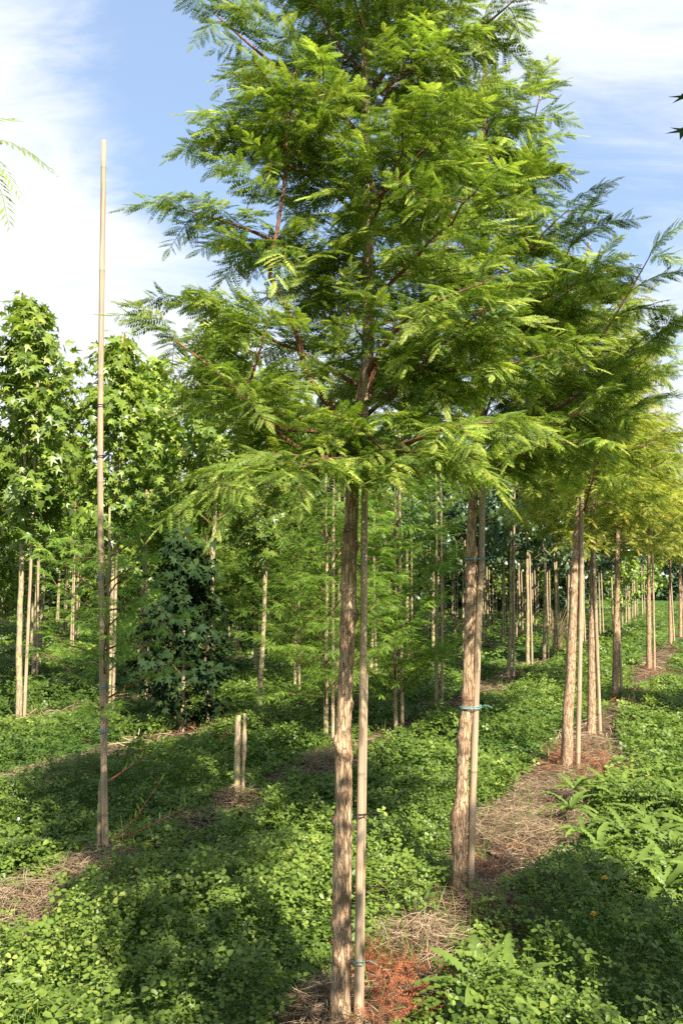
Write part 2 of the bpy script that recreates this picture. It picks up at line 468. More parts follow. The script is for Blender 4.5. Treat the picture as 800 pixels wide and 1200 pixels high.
# ------------------------------------------------------------------ leaf and spray templates
def frond_template(L, pairs, nl, nw, seed, droop=.25, stem=True):
    """one pinnate needle frond along +X; needles are slim diamonds"""
    r = np.random.default_rng(seed)
    g = Geo()
    s = (np.arange(pairs) + .6) / pairs
    prof = np.clip(np.sin(np.pi * np.clip(s * .86 + .12, 0, 1)) ** .6, .25, 1)
    cx = s * L; cz = -droop * L * s ** 2
    P, R, ts, sc = [], [], [], []
    for sd in (-1, 1):
        ang = np.radians(76 - 30 * s ** 1.5) + r.normal(0, .08, pairs)
        d = np.stack([np.cos(ang), sd * np.sin(ang), -.12 - .25 * s + r.normal(0, .08, pairs)], -1)
        up = np.tile([0, 0, 1.], (pairs, 1)) + r.normal(0, .15, (pairs, 3))
        B = basis(d, up) * (prof * r.uniform(.85, 1.1, pairs))[:, None, None]
        P.append(np.stack([cx, np.zeros(pairs), cz], -1)); R.append(B)
    T = np.array([[0, 0, 0], [.45 * nl, nw * .5, -.03 * nl], [nl, 0, -.14 * nl], [.45 * nl, -nw * .5, -.03 * nl]])
    g.add_many(T, [np.array([[0, 1, 2, 3]])], np.concatenate(R), np.concatenate(P), np.zeros(2 * pairs))
    if stem:
        q = np.linspace(0, 1, 4)
        c = np.stack([q * L, 0 * q, -droop * L * q ** 2], -1)
        w = .0011 * (1.2 - q)
        V = np.concatenate([c + np.stack([0 * q, w, 0 * q], -1), c - np.stack([0 * q, w, 0 * q], -1)])
        k = np.arange(3)
        g.add(V, np.stack([k, k + 1, k + 5, k + 4], -1), 0)
    V, F, _ = g.arrays()
    return V, F


def spray_template(L, nf, fl, pairs, nl, nw, seed, twig=True, sag=.25):
    """a leafy side shoot along +X: fronds on both sides in a loose plane. returns V,F,tint"""
    r = np.random.default_rng(seed)
    fr = [frond_template(fl * k, pairs, nl, nw, seed * 7 + i, dr) for i, (k, dr) in enumerate(((1, .18), (.9, .35), (1.08, .28)))]
    g = Geo()
    bend = r.normal(0, .10)

    def path(s): return np.array([s * L, bend * L * s * s, .10 * L * math.sin(s * 2.2) - sag * L * s ** 2.2])
    for i in range(nf):
        s = .10 + .88 * (i + .5) / nf
        sd = 1 if i % 2 else -1
        a = math.radians(r.normal(66 - 20 * s, 11)) * sd
        T, F = fr[r.integers(3)]
        size = (.62 + .5 * math.sin(math.pi * min(1, s * .75 + .18))) * r.uniform(.8, 1.15) * (1 - .35 * max(0, s - .7) / .3)
        d = np.array([[math.cos(a), math.sin(a), r.normal(.0 - .25 * s, .24)]])
        up = np.array([[r.normal(0, .34), r.normal(0, .34) + .1 * sd, 1]])
        B = basis(d, up) * size
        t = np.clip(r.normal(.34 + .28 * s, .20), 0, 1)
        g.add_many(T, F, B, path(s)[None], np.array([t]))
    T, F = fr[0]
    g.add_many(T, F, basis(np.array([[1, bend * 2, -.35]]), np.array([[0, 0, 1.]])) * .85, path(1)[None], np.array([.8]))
    if twig:
        C = np.array([path(s) for s in np.linspace(0, 1, 6)])
        V, F = tube(C, np.linspace(.0026, .0010, 6), 4, False)
        g.add(V, F, .3, 1)
    return g


NEAR_SPRAYS = [spray_template(U(.24, .34), 25, .100, 19, .0200, .0058, 100 + i, True, U(.12, .38)) for i in range(8)]
SUNLIT_MESH = [g.mesh('leafy_spray', [M['redwood_sunlit'], M['limb']]) for g in NEAR_SPRAYS]
NEAR_MESH = [g.mesh('leafy_spray', [M['redwood'], M['limb']]) for g in NEAR_SPRAYS]
MID_SPRAYS = [spray_template(.32, 20, .118, 11, .026, .0105, 200 + i, False, .25).arrays() for i in range(5)]
FAR_SPRAYS = [spray_template(.36, 12, .17, 6, .038, .022, 300 + i, False, .3).arrays() for i in range(4)]
THIN_SPRAYS = [spray_template(.32, 18, .105, 9, .019, .0080, 400 + i, False, .05).arrays() for i in range(5)]


def star_leaf():
    """five-lobed sweetgum leaf, tip along +X, unit span"""
    pts = []
    tips = [(-118, .40), (-58, .56), (0, .66), (58, .56), (118, .40)]
    for i, (a, r) in enumerate(tips):
        a = math.radians(a)
        pts.append((r * math.cos(a) + .34, r * math.sin(a)))
        if i < 4:
            b = a + math.radians(29); pts.append((.20 * math.cos(b) + .34, .20 * math.sin(b)))
    V = [(0.34, 0, .03)] + [(0.02, 0, 0)] + [(x, y, -.16 * abs(y) - .05 * x) for x, y in pts]
    n = len(pts)
    F = [[0, 2 + i, 3 + i] for i in range(n - 1)] + [[0, 1, 2], [0, n + 1, 1]]
    return np.array(V), [np.array(F)]


def oval_leaf():
    V = np.array([[0, 0, 0], [.35, .24, -.05], [.75, .18, -.08], [1, 0, -.12], [.75, -.18, -.08], [.35, -.24, -.05], [.5, 0, .03]])
    return V, [np.array([[0, 6, 1], [1, 6, 2], [2, 6, 3], [3, 6, 4], [4, 6, 5], [5, 6, 0]])]


# ------------------------------------------------------------------ trunks, stakes, ties
def trunk_mesh(name, C, r0, r1, mat, sides=20, per_m=45, seed=0, knots=0, rough=1.0, extra=(), flare=.12):
    r = np.random.default_rng(seed)
    C = np.asarray(C, float)
    length = np.linalg.norm(np.diff(C, axis=0), axis=1).sum()
    n = max(6, int(length * per_m))
    P = smooth_path(C, n)
    s = np.linspace(0, length, n)
    if rough > 0 and per_m > 8:
        P[:, 0] += .003 * rough * np.sin(s * 5.1 + seed) + .002 * rough * np.sin(s * 11.3 + seed * 2)
        P[:, 1] += .003 * rough * np.sin(s * 4.3 + seed * 3)
    rad = np.interp(s / length, [0, 1], [r0, r1]) * (1 + flare * np.exp(-s / .07))
    K = [(r.uniform(.25, length * .95), r.uniform(0, 6.283), r.uniform(.006, .014), r.uniform(.02, .04)) for _ in range(knots)] + list(extra)
    tint = np.zeros((n, sides))

    def fn(th):
        R = np.repeat(rad[:, None], sides, 1)
        S = s[:, None]; TH = th[None]
        for i in range(9):
            k = int(r.integers(1, 8)); R = R * (1 + rough * .014 * np.sin(k * TH + r.uniform(-14, 14) * S + r.uniform(0, 6.28)))
        R = R * (1 + rough * r.normal(0, .022, R.shape))
        for z, a, amp, w in K:
            da = (TH - a + np.pi) % (2 * np.pi) - np.pi
            e = np.exp(-((da * rad[:, None]) ** 2 + (S - z) ** 2) / w ** 2)
            R = R + amp * e
            tint[:] = np.maximum(tint, np.clip(e * 1.5 - .3, 0, 1) * r.uniform(.3, 1.0, e.shape))
            R = R * (1 + .05 * e * r.normal(0, 1, e.shape))
        return R
    V, F = tube(P, None, sides, True, fn)
    return make_mesh(name, V, F, np.append(tint.ravel(), 0.), True, [mat])


def stake_mesh(C, r0, r1, seed=0, sides=10, node=.33):
    r = np.random.default_rng(seed)
    C = np.asarray(C, float)
    length = np.linalg.norm(np.diff(C, axis=0), axis=1).sum()
    nod = np.arange(r.uniform(.1, .3), length, node) + r.normal(0, .02, len(np.arange(.1, length, node)))[:len(np.arange(r.uniform(.1, .1), length, node))][:1]
    s = np.unique(np.concatenate([np.linspace(0, length, max(4, int(length * 5))), nod, nod - .008, nod + .008]))
    s = s[(s >= 0) & (s <= length)]
    P = smooth_path(C, 200)
    P = np.stack([np.interp(s, np.linspace(0, length, 200), P[:, k]) for k in range(3)], 1)
    rad = np.interp(s / length, [0, 1], [r0, r1])
    isn = np.array([np.min(np.abs(nod - q)) < .003 for q in s])
    rad = rad * np.where(isn, 1.09, 1)
    V, F = tube(P, rad, sides, True)
    tint = np.append(np.repeat(np.where(isn, .7, 0.), sides), .5)
    return make_mesh('bamboo_stake', V, F, tint, True, [M['bamboo']])


def tie_mesh(c, half, rad_, seed=0, loops=2, rt=.0022):
    """twine wound round two round poles: c centre, half = vector from centre to each pole axis"""
    g = Geo(); r = np.random.default_rng(seed)
    h = np.array(half, float); hl = np.linalg.norm(h[:2]); ax = h / (np.linalg.norm(h) + 1e-9)
    ay = np.array([-ax[1], ax[0], 0])
    for k in range(loops):
        th = np.linspace(0, 2 * np.pi, 28)
        C = np.array(c) + np.cos(th)[:, None] * ax * (hl + rad_) + np.sin(th)[:, None] * ay * rad_ * 1.12
        C[:, 2] += (k - .5) * .006 + .004 * np.sin(th + r.uniform(0, 6))
        V, F = tube(C, np.full(28, rt), 5, False); g.add(V, F, .5)
    e0 = np.array(c) + ax * (hl + rad_)
    e = np.array([e0, e0 + [.02, -.02, .012], e0 + [.05, -.03, -.002 + r.uniform(0, .03)]])
    V, F = tube(smooth_path(e, 6), np.full(6, rt * .8), 4, True); g.add(V, F, .5)
    return g


# ------------------------------------------------------------------ dawn redwoods
def branch_curve(p0, az, length, rise, curl, r):
    d = np.array([math.cos(az), math.sin(az), 0])
    s = np.linspace(0, 1, 9)[:, None]
    return p0 + d * length * (s - .08 * s ** 2) + np.array([0, 0, 1.]) * length * (rise * s + curl * s ** 2) + r.normal(0, .012, (9, 3)) * s


def sprays_on(C, r, spacing, start, size, up_bias=.05):
    """positions, directions, normals, sizes of sprays along a branch curve"""
    seg = np.linalg.norm(np.diff(C, axis=0), axis=1); L = seg.sum()
    cs = np.concatenate([[0], np.cumsum(seg)])
    out = []
    s = L * start; sd = 1
    while s < L:
        p = np.array([np.interp(s, cs, C[:, k]) for k in range(3)])
        i = min(np.searchsorted(cs, s), len(C) - 1); t = C[i] - C[i - 1]; t = t / np.linalg.norm(t)
        f = s / L
        side = np.cross([0, 0, 1.], t); side /= np.linalg.norm(side) + 1e-6
        if abs(t[2]) > .75:          # a steep shoot: sprays all around it
            a = r.uniform(0, 6.283); side = np.array([math.cos(a), math.sin(a), 0])
            d = side * .9 + t * .35
        else:
            d = t * r.normal(.5, .22) + side * sd * r.normal(.85, .2) + np.array([0, 0, r.normal(up_bias - .08, .2)])
        out_ = np.array([d[0], d[1], 0]); up = np.array([r.normal(0, .36), r.normal(0, .36), 1.0]) + .55 * out_ / (np.linalg.norm(out_) + .1)
        out.append((p, d, up, size * r.uniform(.72, 1.15) * (1.0 - .35 * max(0, f - .55))))
        sd = -sd; s += spacing * r.uniform(.7, 1.3)
    t = C[-1] - C[-3]; t /= np.linalg.norm(t)
    out.append((C[-1] - t * .03, t + [0, 0, -.1], np.array([r.normal(0, .2), r.normal(0, .2), 1.]), size * .8))
    return out


def redwood_curves(r, axis, z0, z1, nb, reach, skip=None, rise=(.15, .5), taper=.75):
    """random limbs around the leader; axis(z) -> point"""
    res = []
    a = r.uniform(0, 6.28)
    for i in range(nb):
        f = (i + r.uniform(0, .9)) / nb
        z = z0 + (z1 - z0) * f
        a += 2.4 + r.normal(0, .35)
        ln = reach * (1 - taper * f ** 1.25) * r.uniform(.72, 1.12)
        if skip is not None: ln *= skip(z, math.cos(a), math.sin(a))
        if ln < .08: continue
        res.append(branch_curve(axis(z), a, ln, r.uniform(*rise), r.uniform(-.12, .12), r))
    return res


def near_redwood(label, base, trunk_pts, r0, r1, limbs, curves, seed, max_sprays=300, spacing=.062, size=1.0, knots=16, extra=(), group=None, thick=None, meshes=None, rest_mat='redwood'):
    """dawn redwood with single sprays: trunk, branch (> leafy_spray), leader"""
    r = np.random.default_rng(seed)
    base = np.asarray(base, float)
    t = empty('dawn_redwood', base, label, 'tree', group)
    T = [np.asarray(p) - base for p in trunk_pts]
    obj('trunk', trunk_mesh('trunk', T, r0, r1, M['bark'], 28, 90, seed, knots, 1.0, extra), t)
    todo = [(np.asarray(c) - base, True) for c in limbs] + [(np.asarray(c) - base, False) for c in curves]
    allsp = []
    for j, (c, custom) in enumerate(todo):
        C = smooth_path(c, 16) if custom else c
        L = np.linalg.norm(np.diff(C, axis=0), axis=1).sum()
        rb = (thick if custom and thick else .0045 + .007 * L)
        V, F = tube(C, np.linspace(rb, .0024, len(C)), 8, True)
        b = obj('branch', make_mesh('branch', V, F, np.zeros(len(V)), True, [M['limb']]), t)
        for q in sprays_on(C, r, spacing, (.32 if j == 0 else .45 if j == 1 else .12) if custom else .12, size): allsp.append((b, q))
    if len(allsp) > max_sprays:
        keep = sorted(r.permutation(len(allsp))[:max_sprays]); rest = sorted(set(range(len(allsp))) - set(keep))
    else: keep, rest = range(len(allsp)), []
    for k in keep:
        b, (p, d, up, s) = allsp[k]
        o = obj('leafy_spray', (meshes or NEAR_MESH)[int(r.integers(len(NEAR_MESH)))], b)
        B = basis(d[None], up[None])[0] * s
        m = Matrix.Identity(4)
        for i in range(3):
            for jj in range(3): m[i][jj] = B[i][jj]
            m[i][3] = p[i]
        o.matrix_basis = m
    if rest:
        g = Geo()
        for k in rest:
            b, (p, d, up, s) = allsp[k]
            V, F, tt = NEAR_SPRAYS_LIGHT[int(r.integers(len(NEAR_SPRAYS_LIGHT)))]
            g.add_many(V, F, basis(d[None], up[None]) * s, p[None], tt[None])
        obj('foliage', g.mesh('foliage', [M[rest_mat]]), t, kind='stuff')
    return t, len(allsp)


NEAR_SPRAYS_LIGHT = [spray_template(.30, 22, .100, 13, .0205, .0080, 500 + i, False, .25).arrays() for i in range(4)]


def px_path(pts):
    return [at(*p) for p in pts]


def build_redwood_one():
    bx, by = ground_at(398, 1206)
    base = np.array([bx, by, float(gh(bx, by)) - .02])
    d = by
    trunk = [base, at(400, 1050, d), at(404, 850, d), at(407, 740, d), at(411, 600, d), at(414, 530, d), at(426, 465, d + .01), at(431, 400, d + .03), at(430, 250, d + .04), at(428, 60, d + .04), at(427, -120, d + .02), at(427, -210, d)]
    limbs = [
        px_path([(424, 480, d), (437, 435, d), (449, 408, d - .03), (470, 420, d - .06), (500, 432, d - .1), (545, 433, d - .15), (590, 428, d - .2), (640, 415, d - .2)]),
        px_path([(418, 505, d), (388, 478, d - .08), (360, 440, d - .12), (350, 398, d - .14), (336, 360, d - .16), (314, 318, d - .18), (322, 285, d - .18), (333, 215, d - .2), (337, 140, d - .2), (345, 85, d - .2)]),
        px_path([(416, 515, d), (370, 505, d - .15), (325, 500, d - .25), (290, 470, d - .28), (302, 420, d - .3), (320, 360, d - .3)]),
        px_path([(414, 530, d), (350, 525, d - .25), (290, 470, d - .35), (240, 425, d - .4), (200, 395, d - .4)]),
        px_path([(430, 170, d), (385, 120, d - .05), (320, 75, d - .1), (250, 15, d - .12)]),
        px_path([(430, 110, d), (480, 55, d - .05), (550, 40, d - .08), (612, -8, d - .1)]),
        px_path([(430, 330, d), (350, 295, d - .1), (280, 265, d - .18), (215, 245, d - .2)]),
        px_path([(430, 250, d), (370, 190, d - .1), (310, 170, d - .15), (262, 165, d - .15)]),
        px_path([(418, 520, d), (470, 520, d - .25), (530, 500, d - .45), (580, 495, d - .5)]),
        px_path([(415, 525, d), (390, 540, d - .3), (340, 545, d - .5), (290, 545, d - .55)]),
        px_path([(414, 540, d), (370, 552, d - .3), (310, 560, d - .5), (250, 575, d - .6)]),
        px_path([(414, 535, d), (385, 535, d - .4), (350, 550, d - .65), (310, 570, d - .75)]),
        px_path([(416, 530, d), (450, 528, d - .3), (490, 530, d - .5), (530, 535, d - .6)]),
        px_path([(428, 440, d), (470, 380, d - .3), (520, 350, d - .5), (570, 330, d - .55)]),
    ]
    r = np.random.default_rng(21)
    ax = lambda z: np.array([base[0] + .085 + .01 * (z - 2), d + .03, z])
    def shape(z, cx, cy):
        k = np.interp(z, [2.05, 2.5, 2.6, 2.8, 3.2, 4.4], [1.0, .95, .80, .78, .62, .55])
        if cx < -.35 and 2.42 < z < 2.72: k *= .35          # open gap under the bent limb
        return k
    curves = redwood_curves(r, ax, 2.08, 4.45, 46, .72, shape, taper=.1)
    extra = []
    for (py, ang) in ((875, 2.6), (885, 3.9), (868, 1.9), (880, 3.2), (745, 3.3), (755, 2.3), (738, 2.8), (720, 4.0), (632, 3.1), (640, 4.1), (628, 2.4), (930, 3.4), (962, 1.7), (800, 3.6), (790, 2.5), (690, 1.8), (655, 2.0), (970, 4.3), (1110, 4.2), (1120, 2.7), (1080, 1.9), (825, 4.2)):
        extra.append((float(at(400, py, d)[2] - base[2]), ang, U(.008, .015), U(.013, .026)))
    t, n = near_redwood('nearest dawn redwood with knotty tan trunk and two bent bare limbs', base, trunk, .0345, .012, limbs, curves, 31, 300, .047, .95, 10, extra, None, .013)
    # its stake, with a thin cane tied behind
    sb = np.array([*at(418.5, 1200, d - .02)[:2], 0.0]); sb[2] = float(gh(sb[0], sb[1])) - .05
    st = empty('bamboo_stake', sb, 'brown bamboo stake against the knotty trunk of the nearest redwood', 'stake')
    top = at(431, 70, d - .03)
    me = stake_mesh([np.zeros(3), at(422, 960, d - .02) - sb, at(425.5, 750, d - .02) - sb, top - sb], .0145, .011, 3, 14, .42)
    obj('pole', me, st)
    c0 = sb + [.016, .014, 0]
    me = stake_mesh([c0 - sb, at(429.5, 790, d - .005) - sb], .006, .005, 4, 8, .3)
    obj('thin_cane', me, st)
    for py, mt in ((1127, 'twine'), (955, 'dark_tie')):
        p = at(np.interp(py, [750, 960, 1200], [425.5, 422, 418.5]), py, d - .02) - sb
        g = tie_mesh(p, (.003, .0, 0), .0165, py, 2, .0016)
        obj('twine_tie', g.mesh('twine_tie', [M[mt]], True), st)
    print('redwood one sprays', n)


def build_redwood_two():
    bx, by = ground_at(536, 1054)
    base = np.array([bx, by, float(gh(bx, by)) - .02])
    d = by
    trunk = [base, at(541, 940, d), at(546, 828, d), at(551, 700, d), at(554, 600, d), at(561, 450, d), at(567, 330, d), at(569, 200, d), at(567, 60, d)]
    limbs = [
        px_path([(566, 440, d), (610, 400, d - .05), (650, 330, d - .1), (677, 265, d - .1)]),
        px_path([(568, 340, d), (595, 250, d - .05), (618, 170, d - .08), (633, 108, d - .08)]),
        px_path([(562, 500, d), (640, 470, d - .1), (700, 400, d - .15), (735, 345, d - .15), (762, 298, d - .15)]),
        px_path([(562, 520, d), (650, 480, d - .15), (720, 430, d - .25), (800, 372, d - .3)]),
        px_path([(562, 540, d), (620, 520, d - .3), (680, 480, d - .5), (735, 450, d - .5)]),
        px_path([(560, 550, d), (600, 540, d - .4), (640, 520, d - .6), (690, 520, d - .65)]),
        px_path([(568, 300, d), (530, 240, d - .1), (500, 190, d - .15)]),
    ]
    r = np.random.default_rng(45)
    ax = lambda z: np.array([at(562, 500, d)[0] + .012 * (z - 2), d, z])
    curves = redwood_curves(r, ax, 2.08, 4.1, 40, .80, taper=.84)
    extra = [(.40, 1.9, .018, .06), (.33, 1.9, .016, .05), (.25, 2.0, .012, .05), (1.02, 3.9, .012, .03), (.98, 2.9, .010, .025), (.72, 3.3, .009, .03), (.66, 2.2, .009, .02), (1.3, 3.1, .010, .02), (1.62, 4.0, .010, .02), (.85, 2.0, .01, .02), (1.45, 2.3, .01, .018)]
    t, n = near_redwood('dawn redwood with orange-brown trunk and a burr at its foot', base, trunk, .033, .010, limbs, curves, 77, 300, .052, 1.05, 12, extra, None, .012)
    sb = np.array([*at(550, 1052, d - .005)[:2], 0.0]); sb[2] = float(gh(sb[0], sb[1])) - .05
    st = empty('bamboo_stake', sb, 'smooth bamboo stake tied with turquoise twine to the trunk with the burr', 'stake')
    obj('pole', stake_mesh([np.zeros(3), at(557, 828, d - .005) - sb, at(561.5, 700, d - .005) - sb, at(564.5, 600, d - .005) - sb, at(567, 140, d - .03) - sb], .0185, .013, 8, 14, .5), st)
    for py, px in ((828, 551), (655, 557)):
        p = at(px, py, d - .004) - sb
        g = tie_mesh(p, (.022, -.002, 0), .031, py, 2, .0024)
        obj('twine_tie', g.mesh('twine_tie', [M['twine']], True), st)
    print('redwood two sprays', n)


def build_redwood_three():
    bx, by = ground_at(663, 905)
    base = np.array([bx, by, float(gh(bx, by)) - .02])
    d = by
    trunk = [base, at(667, 800, d), at(672, 700, d), at(677, 600, d), at(680, 470, d), at(682, 350, d), at(690, 285, d)]
    r = np.random.default_rng(61)
    ax = lambda z: np.array([at(679, 500, d)[0] + .01 * z, d, z])
    curves = redwood_curves(r, ax, 2.1, 4.2, 36, .88, taper=.70)
    t, n = near_redwood('dawn redwood rising from a mound of rust-red needle litter', base, trunk, .048, .010, [], curves, 91, 300, .065, 1.15, 18, (), None, None, SUNLIT_MESH, 'redwood_sunlit')
    sb = np.array([*at(676, 896, d - .02)[:2], 0.0]); sb[2] = float(gh(sb[0], sb[1])) - .05
    st = empty('bamboo_stake', sb, 'pale bamboo stake of the redwood on the red litter mound', 'stake')
    obj('pole', stake_mesh([np.zeros(3), at(681, 640, d - .04) - sb, at(681, 320, d - .02) - sb], .020, .014, 12, 10, .5), st)
    print('redwood three sprays', n)


build_redwood_one()
build_redwood_two()
build_redwood_three()

# ------------------------------------------------------------------ further trees: shared meshes, one object per tree
def crown_redwood(name, seed, z0, z1, nb, reach, sprays, spacing, size, mat, taper=.72, rise=(.1, .45), start=.16):
    r = np.random.default_rng(seed); g = Geo()
    C = redwood_curves(r, lambda z: np.array([0, 0, z]), z0, z1, nb, reach, None, rise, taper)
    P = [[] for _ in sprays]
    for c in C:
        L = np.linalg.norm(np.diff(c, axis=0), axis=1).sum()
        V, F = tube(c, np.linspace(.003 + .006 * L, .002, len(c)), 4, False); g.add(V, F, 0., 1)
        for q in sprays_on(c, r, spacing, start, size): P[int(r.integers(len(sprays)))].append(q)
    for (V, F, tt), qs in zip(sprays, P):
        if not qs: continue
        d = np.array([q[1] for q in qs]); up = np.array([q[2] for q in qs]); s = np.array([q[3] for q in qs])
        off = r.normal(0, .10, (len(qs), 1))
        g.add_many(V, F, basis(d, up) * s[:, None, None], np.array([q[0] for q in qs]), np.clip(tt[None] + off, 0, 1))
    return g.mesh(name, [mat, M['limb']])


def crown_broad(name, seed, z0, z1, R, nleaf, size, leaf, mat, low=.35, nb=26):
    """leaves on twigs along rising branches; narrow uneven crown"""
    r = np.random.default_rng(seed); g = Geo()
    a = r.uniform(0, 6.28); PP, DD, UU = [], [], []
    per = nleaf // nb
    for i in range(nb):
        f = (i + r.uniform(0, .8)) / nb
        z = z0 + (z1 - z0) * .93 * f
        a += 2.4 + r.normal(0, .4)
        prof = (low + (1 - low) * math.sin(math.pi * min(1, f * .85 + .22))) * (1 - .6 * f ** 2)
        ln = R * prof * r.uniform(.6, 1.25)
        c = branch_curve(np.array([0, 0, z]), a, ln, r.uniform(.5, 1.1), r.uniform(-.25, .1), r)
        V, F = tube(c, np.linspace(.009, .0025, len(c)), 4, False); g.add(V, F, 0., 1)
        s = r.uniform(.15, 1.05, per) ** .8
        p = np.stack([np.interp(s, np.linspace(0, 1, 9), c[:, k]) for k in range(3)], 1) + r.normal(0, .075, (per, 3)) * [1, 1, .8]
        out = p.copy(); out[:, 2] = 0; out /= np.linalg.norm(out, axis=1)[:, None] + .05
        PP.append(p); DD.append(out * .45 + np.array([0, 0, -.6]) + r.normal(0, .45, (per, 3)))
        UU.append(out * .8 + np.array([0, 0, .75]) + r.normal(0, .4, (per, 3)))
    p = np.concatenate(PP); n = len(p)
    T, F = leaf
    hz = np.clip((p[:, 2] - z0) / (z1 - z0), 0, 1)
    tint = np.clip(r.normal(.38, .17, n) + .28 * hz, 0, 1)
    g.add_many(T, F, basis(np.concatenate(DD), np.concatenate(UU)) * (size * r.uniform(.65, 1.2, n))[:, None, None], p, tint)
    return g.mesh(name, [mat, M['limb']])


STAR, OVAL = star_leaf(), oval_leaf()
CROWN = {
    'redwood': [crown_redwood('crown', 700 + i, 2.0, 4.2, 40, .85, MID_SPRAYS, .070, 1.2, M['redwood']) for i in range(2)],
    'redwood_yellow': [crown_redwood('crown', 720 + i, 1.9, 4.25, 42, .95, MID_SPRAYS, .070, 1.25, M['redwood_yellow'], rise=(.05, .35)) for i in range(3)],
    'redwood_far': [crown_redwood('crown', 740 + i, 2.0, 4.2, 30, .9, FAR_SPRAYS, .12, 1.25, M['redwood_yellow']) for i in range(2)],
    'sweetgum': [crown_broad('crown', 800 + i, 1.85, 4.6, .85, 2700, .135, STAR, M['sweetgum'], nb=34) for i in range(4)],
    'sweetgum_far': [crown_broad('crown', 820 + i, 1.7, 4.5, .95, 1300, .18, STAR, M['sweetgum']) for i in range(3)],
    'bushy': [crown_broad('crown', 830 + i, .5, 3.6, .95, 2200, .15, STAR, M['sweetgum'], .8, 40) for i in range(3)],
    'grey': [crown_broad('crown', 840 + i, 1.85, 4.2, .9, 2400, .13, OVAL, M['grey_leaf'], .6) for i in range(3)],
    'grey_far': [crown_broad('crown', 860 + i, 1.8, 4.2, .95, 1000, .20, OVAL, M['grey_leaf'], .6) for i in range(3)],
}
TRUNK = {
    'redwood': [trunk_mesh('trunk', [(0, 0, -.05), (.01, .005, 2), (0, 0, 4.1)], .044, .010, M['bark'], 14, 24, 50 + i, 14) for i in range(3)],
    'gum': [trunk_mesh('trunk', [(0, 0, -.05), (U(-.02, .02), U(-.02, .02), 1.5), (0, 0, 4.3)], .036, .007, M['gum_bark'], 10, 14, 60 + i, 6) for i in range(4)],
    'thin': [trunk_mesh('trunk', [(0, 0, -.05), (U(-.02, .02), U(-.02, .02), 1.5), (0, 0, 4.2)], .030, .006, M['gum_bark'], 7, 6, 70 + i, 0, 0) for i in range(3)],
}
STAKE = [stake_mesh([(0, 0, -.05), (U(-.02, .02), U(-.02, .02), 2.2), (0, 0, h)], .0185, .013, 80 + i, 8, .45) for i, h in enumerate((3.3, 3.9, 4.4, 2.6))]
STAKE_FAR = [stake_mesh([(0, 0, -.05), (0, 0, h)], .019, .014, 90 + i, 5, 5.0) for i, h in enumerate((2.6, 3.6))]


def far_tree(kind, crown, trunk, x, y, label, group, name, lean=(0, 0), sc=1.0, rz=None, stake=None, stake_off=(.06, -.03), stake_label=None, stake_group=None, zs=1.0):
    z = float(gh(x, y))
    t = empty(name, (x, y, z), label, 'tree', group)
    t.rotation_euler = (lean[0], lean[1], 0)
    for nm, me in (('trunk', trunk), ('crown', crown)):
        o = obj(nm, me, t)
        o.rotation_euler = (0, 0, U(0, 6.28) if rz is None else rz)
        o.scale = (sc, sc, sc * zs)
    if stake is not None:
        s = obj('bamboo_stake', stake, None, label=stake_label, category='stake')
        if stake_group: s['group'] = stake_group
        s.location = (x + stake_off[0], y + stake_off[1], z)
        s.rotation_euler = (lean[0] + U(-.01, .01), lean[1] + U(-.008, .008), U(0, 6))
    return t


placed = []


def explicit():
    # redwood row beyond the third tree: yellowing crowns
    spec = [((692, 864), 'yellowing dawn redwood standing in tall dry grass behind the litter mound', .03, 'redwood_yellow'),
            ((720, 821), 'yellowing dawn redwood with a pale stake leaning the same way', .035, 'redwood_yellow'),
            ((760, 787), 'yellowing dawn redwood at the dark edge of the red litter strip', .03, 'redwood_yellow'),
            ((785, 757), 'small yellowing dawn redwood far down the litter strip', .02, 'redwood_yellow'),
            ((797, 747), 'last yellowing dawn redwood visible down the litter strip', .02, 'redwood_yellow')]
    for i, ((px, py), lb, ln, kind) in enumerate(spec):
        x, y = ground_at(px, py)
        far_tree('r', CROWN[kind][i % len(CROWN[kind])], TRUNK['redwood'][i % 3], x, y, lb, 'dawn redwoods down the litter row', 'dawn_redwood', (0, ln), 1.0, None,
                 STAKE[i % 4], (.085, -.02), lb.replace('yellowing dawn redwood', 'bamboo stake tied to the yellowing redwood').replace('small bamboo', 'thin bamboo').replace('last bamboo', 'last bamboo'), 'stakes of the redwood row')
        placed.append((x, y))
    # sweetgums on the left
    gums = [((22, 851), 'sweetgum with lichen-pale trunk rising by the dry litter strip', .00, 0, 2, 1.02),
            ((39, 806), 'sweetgum with forked-looking pale stem in sunlit weeds', .01, 1, 1, 1.02),
            ((75, 746), 'sweetgum with twin pale stems before the dark thicket', .0, 2, 0, 1.0),
            ((126, 842), 'sweetgum crown behind the tall bare bamboo pole', .01, 3, 2, .98),
            ((195, 792), 'slender sweetgum with a sparse pointed top', .0, 0, 1, .95),
            ((304, 834), 'slim straight young tree leaning beside the main redwood', .035, 1, None, .92),
            ((278, 768), 'sweetgum with a pale thin trunk behind the slim leaning tree', .0, 2, 1, .95)]
    for (px, py), lb, ln, ci, st, sc in gums:
        x, y = ground_at(px, py)
        far_tree('g', CROWN['sweetgum'][ci], TRUNK['gum'][ci], x, y, lb, 'sweetgums in the left rows', 'sweetgum_tree', (0, ln), sc, None,
                 None if st is None else STAKE[st], (.07, -.03), 'bamboo stake beside the ' + lb, 'stakes of the sweetgum rows')
        placed.append((x, y))


explicit()


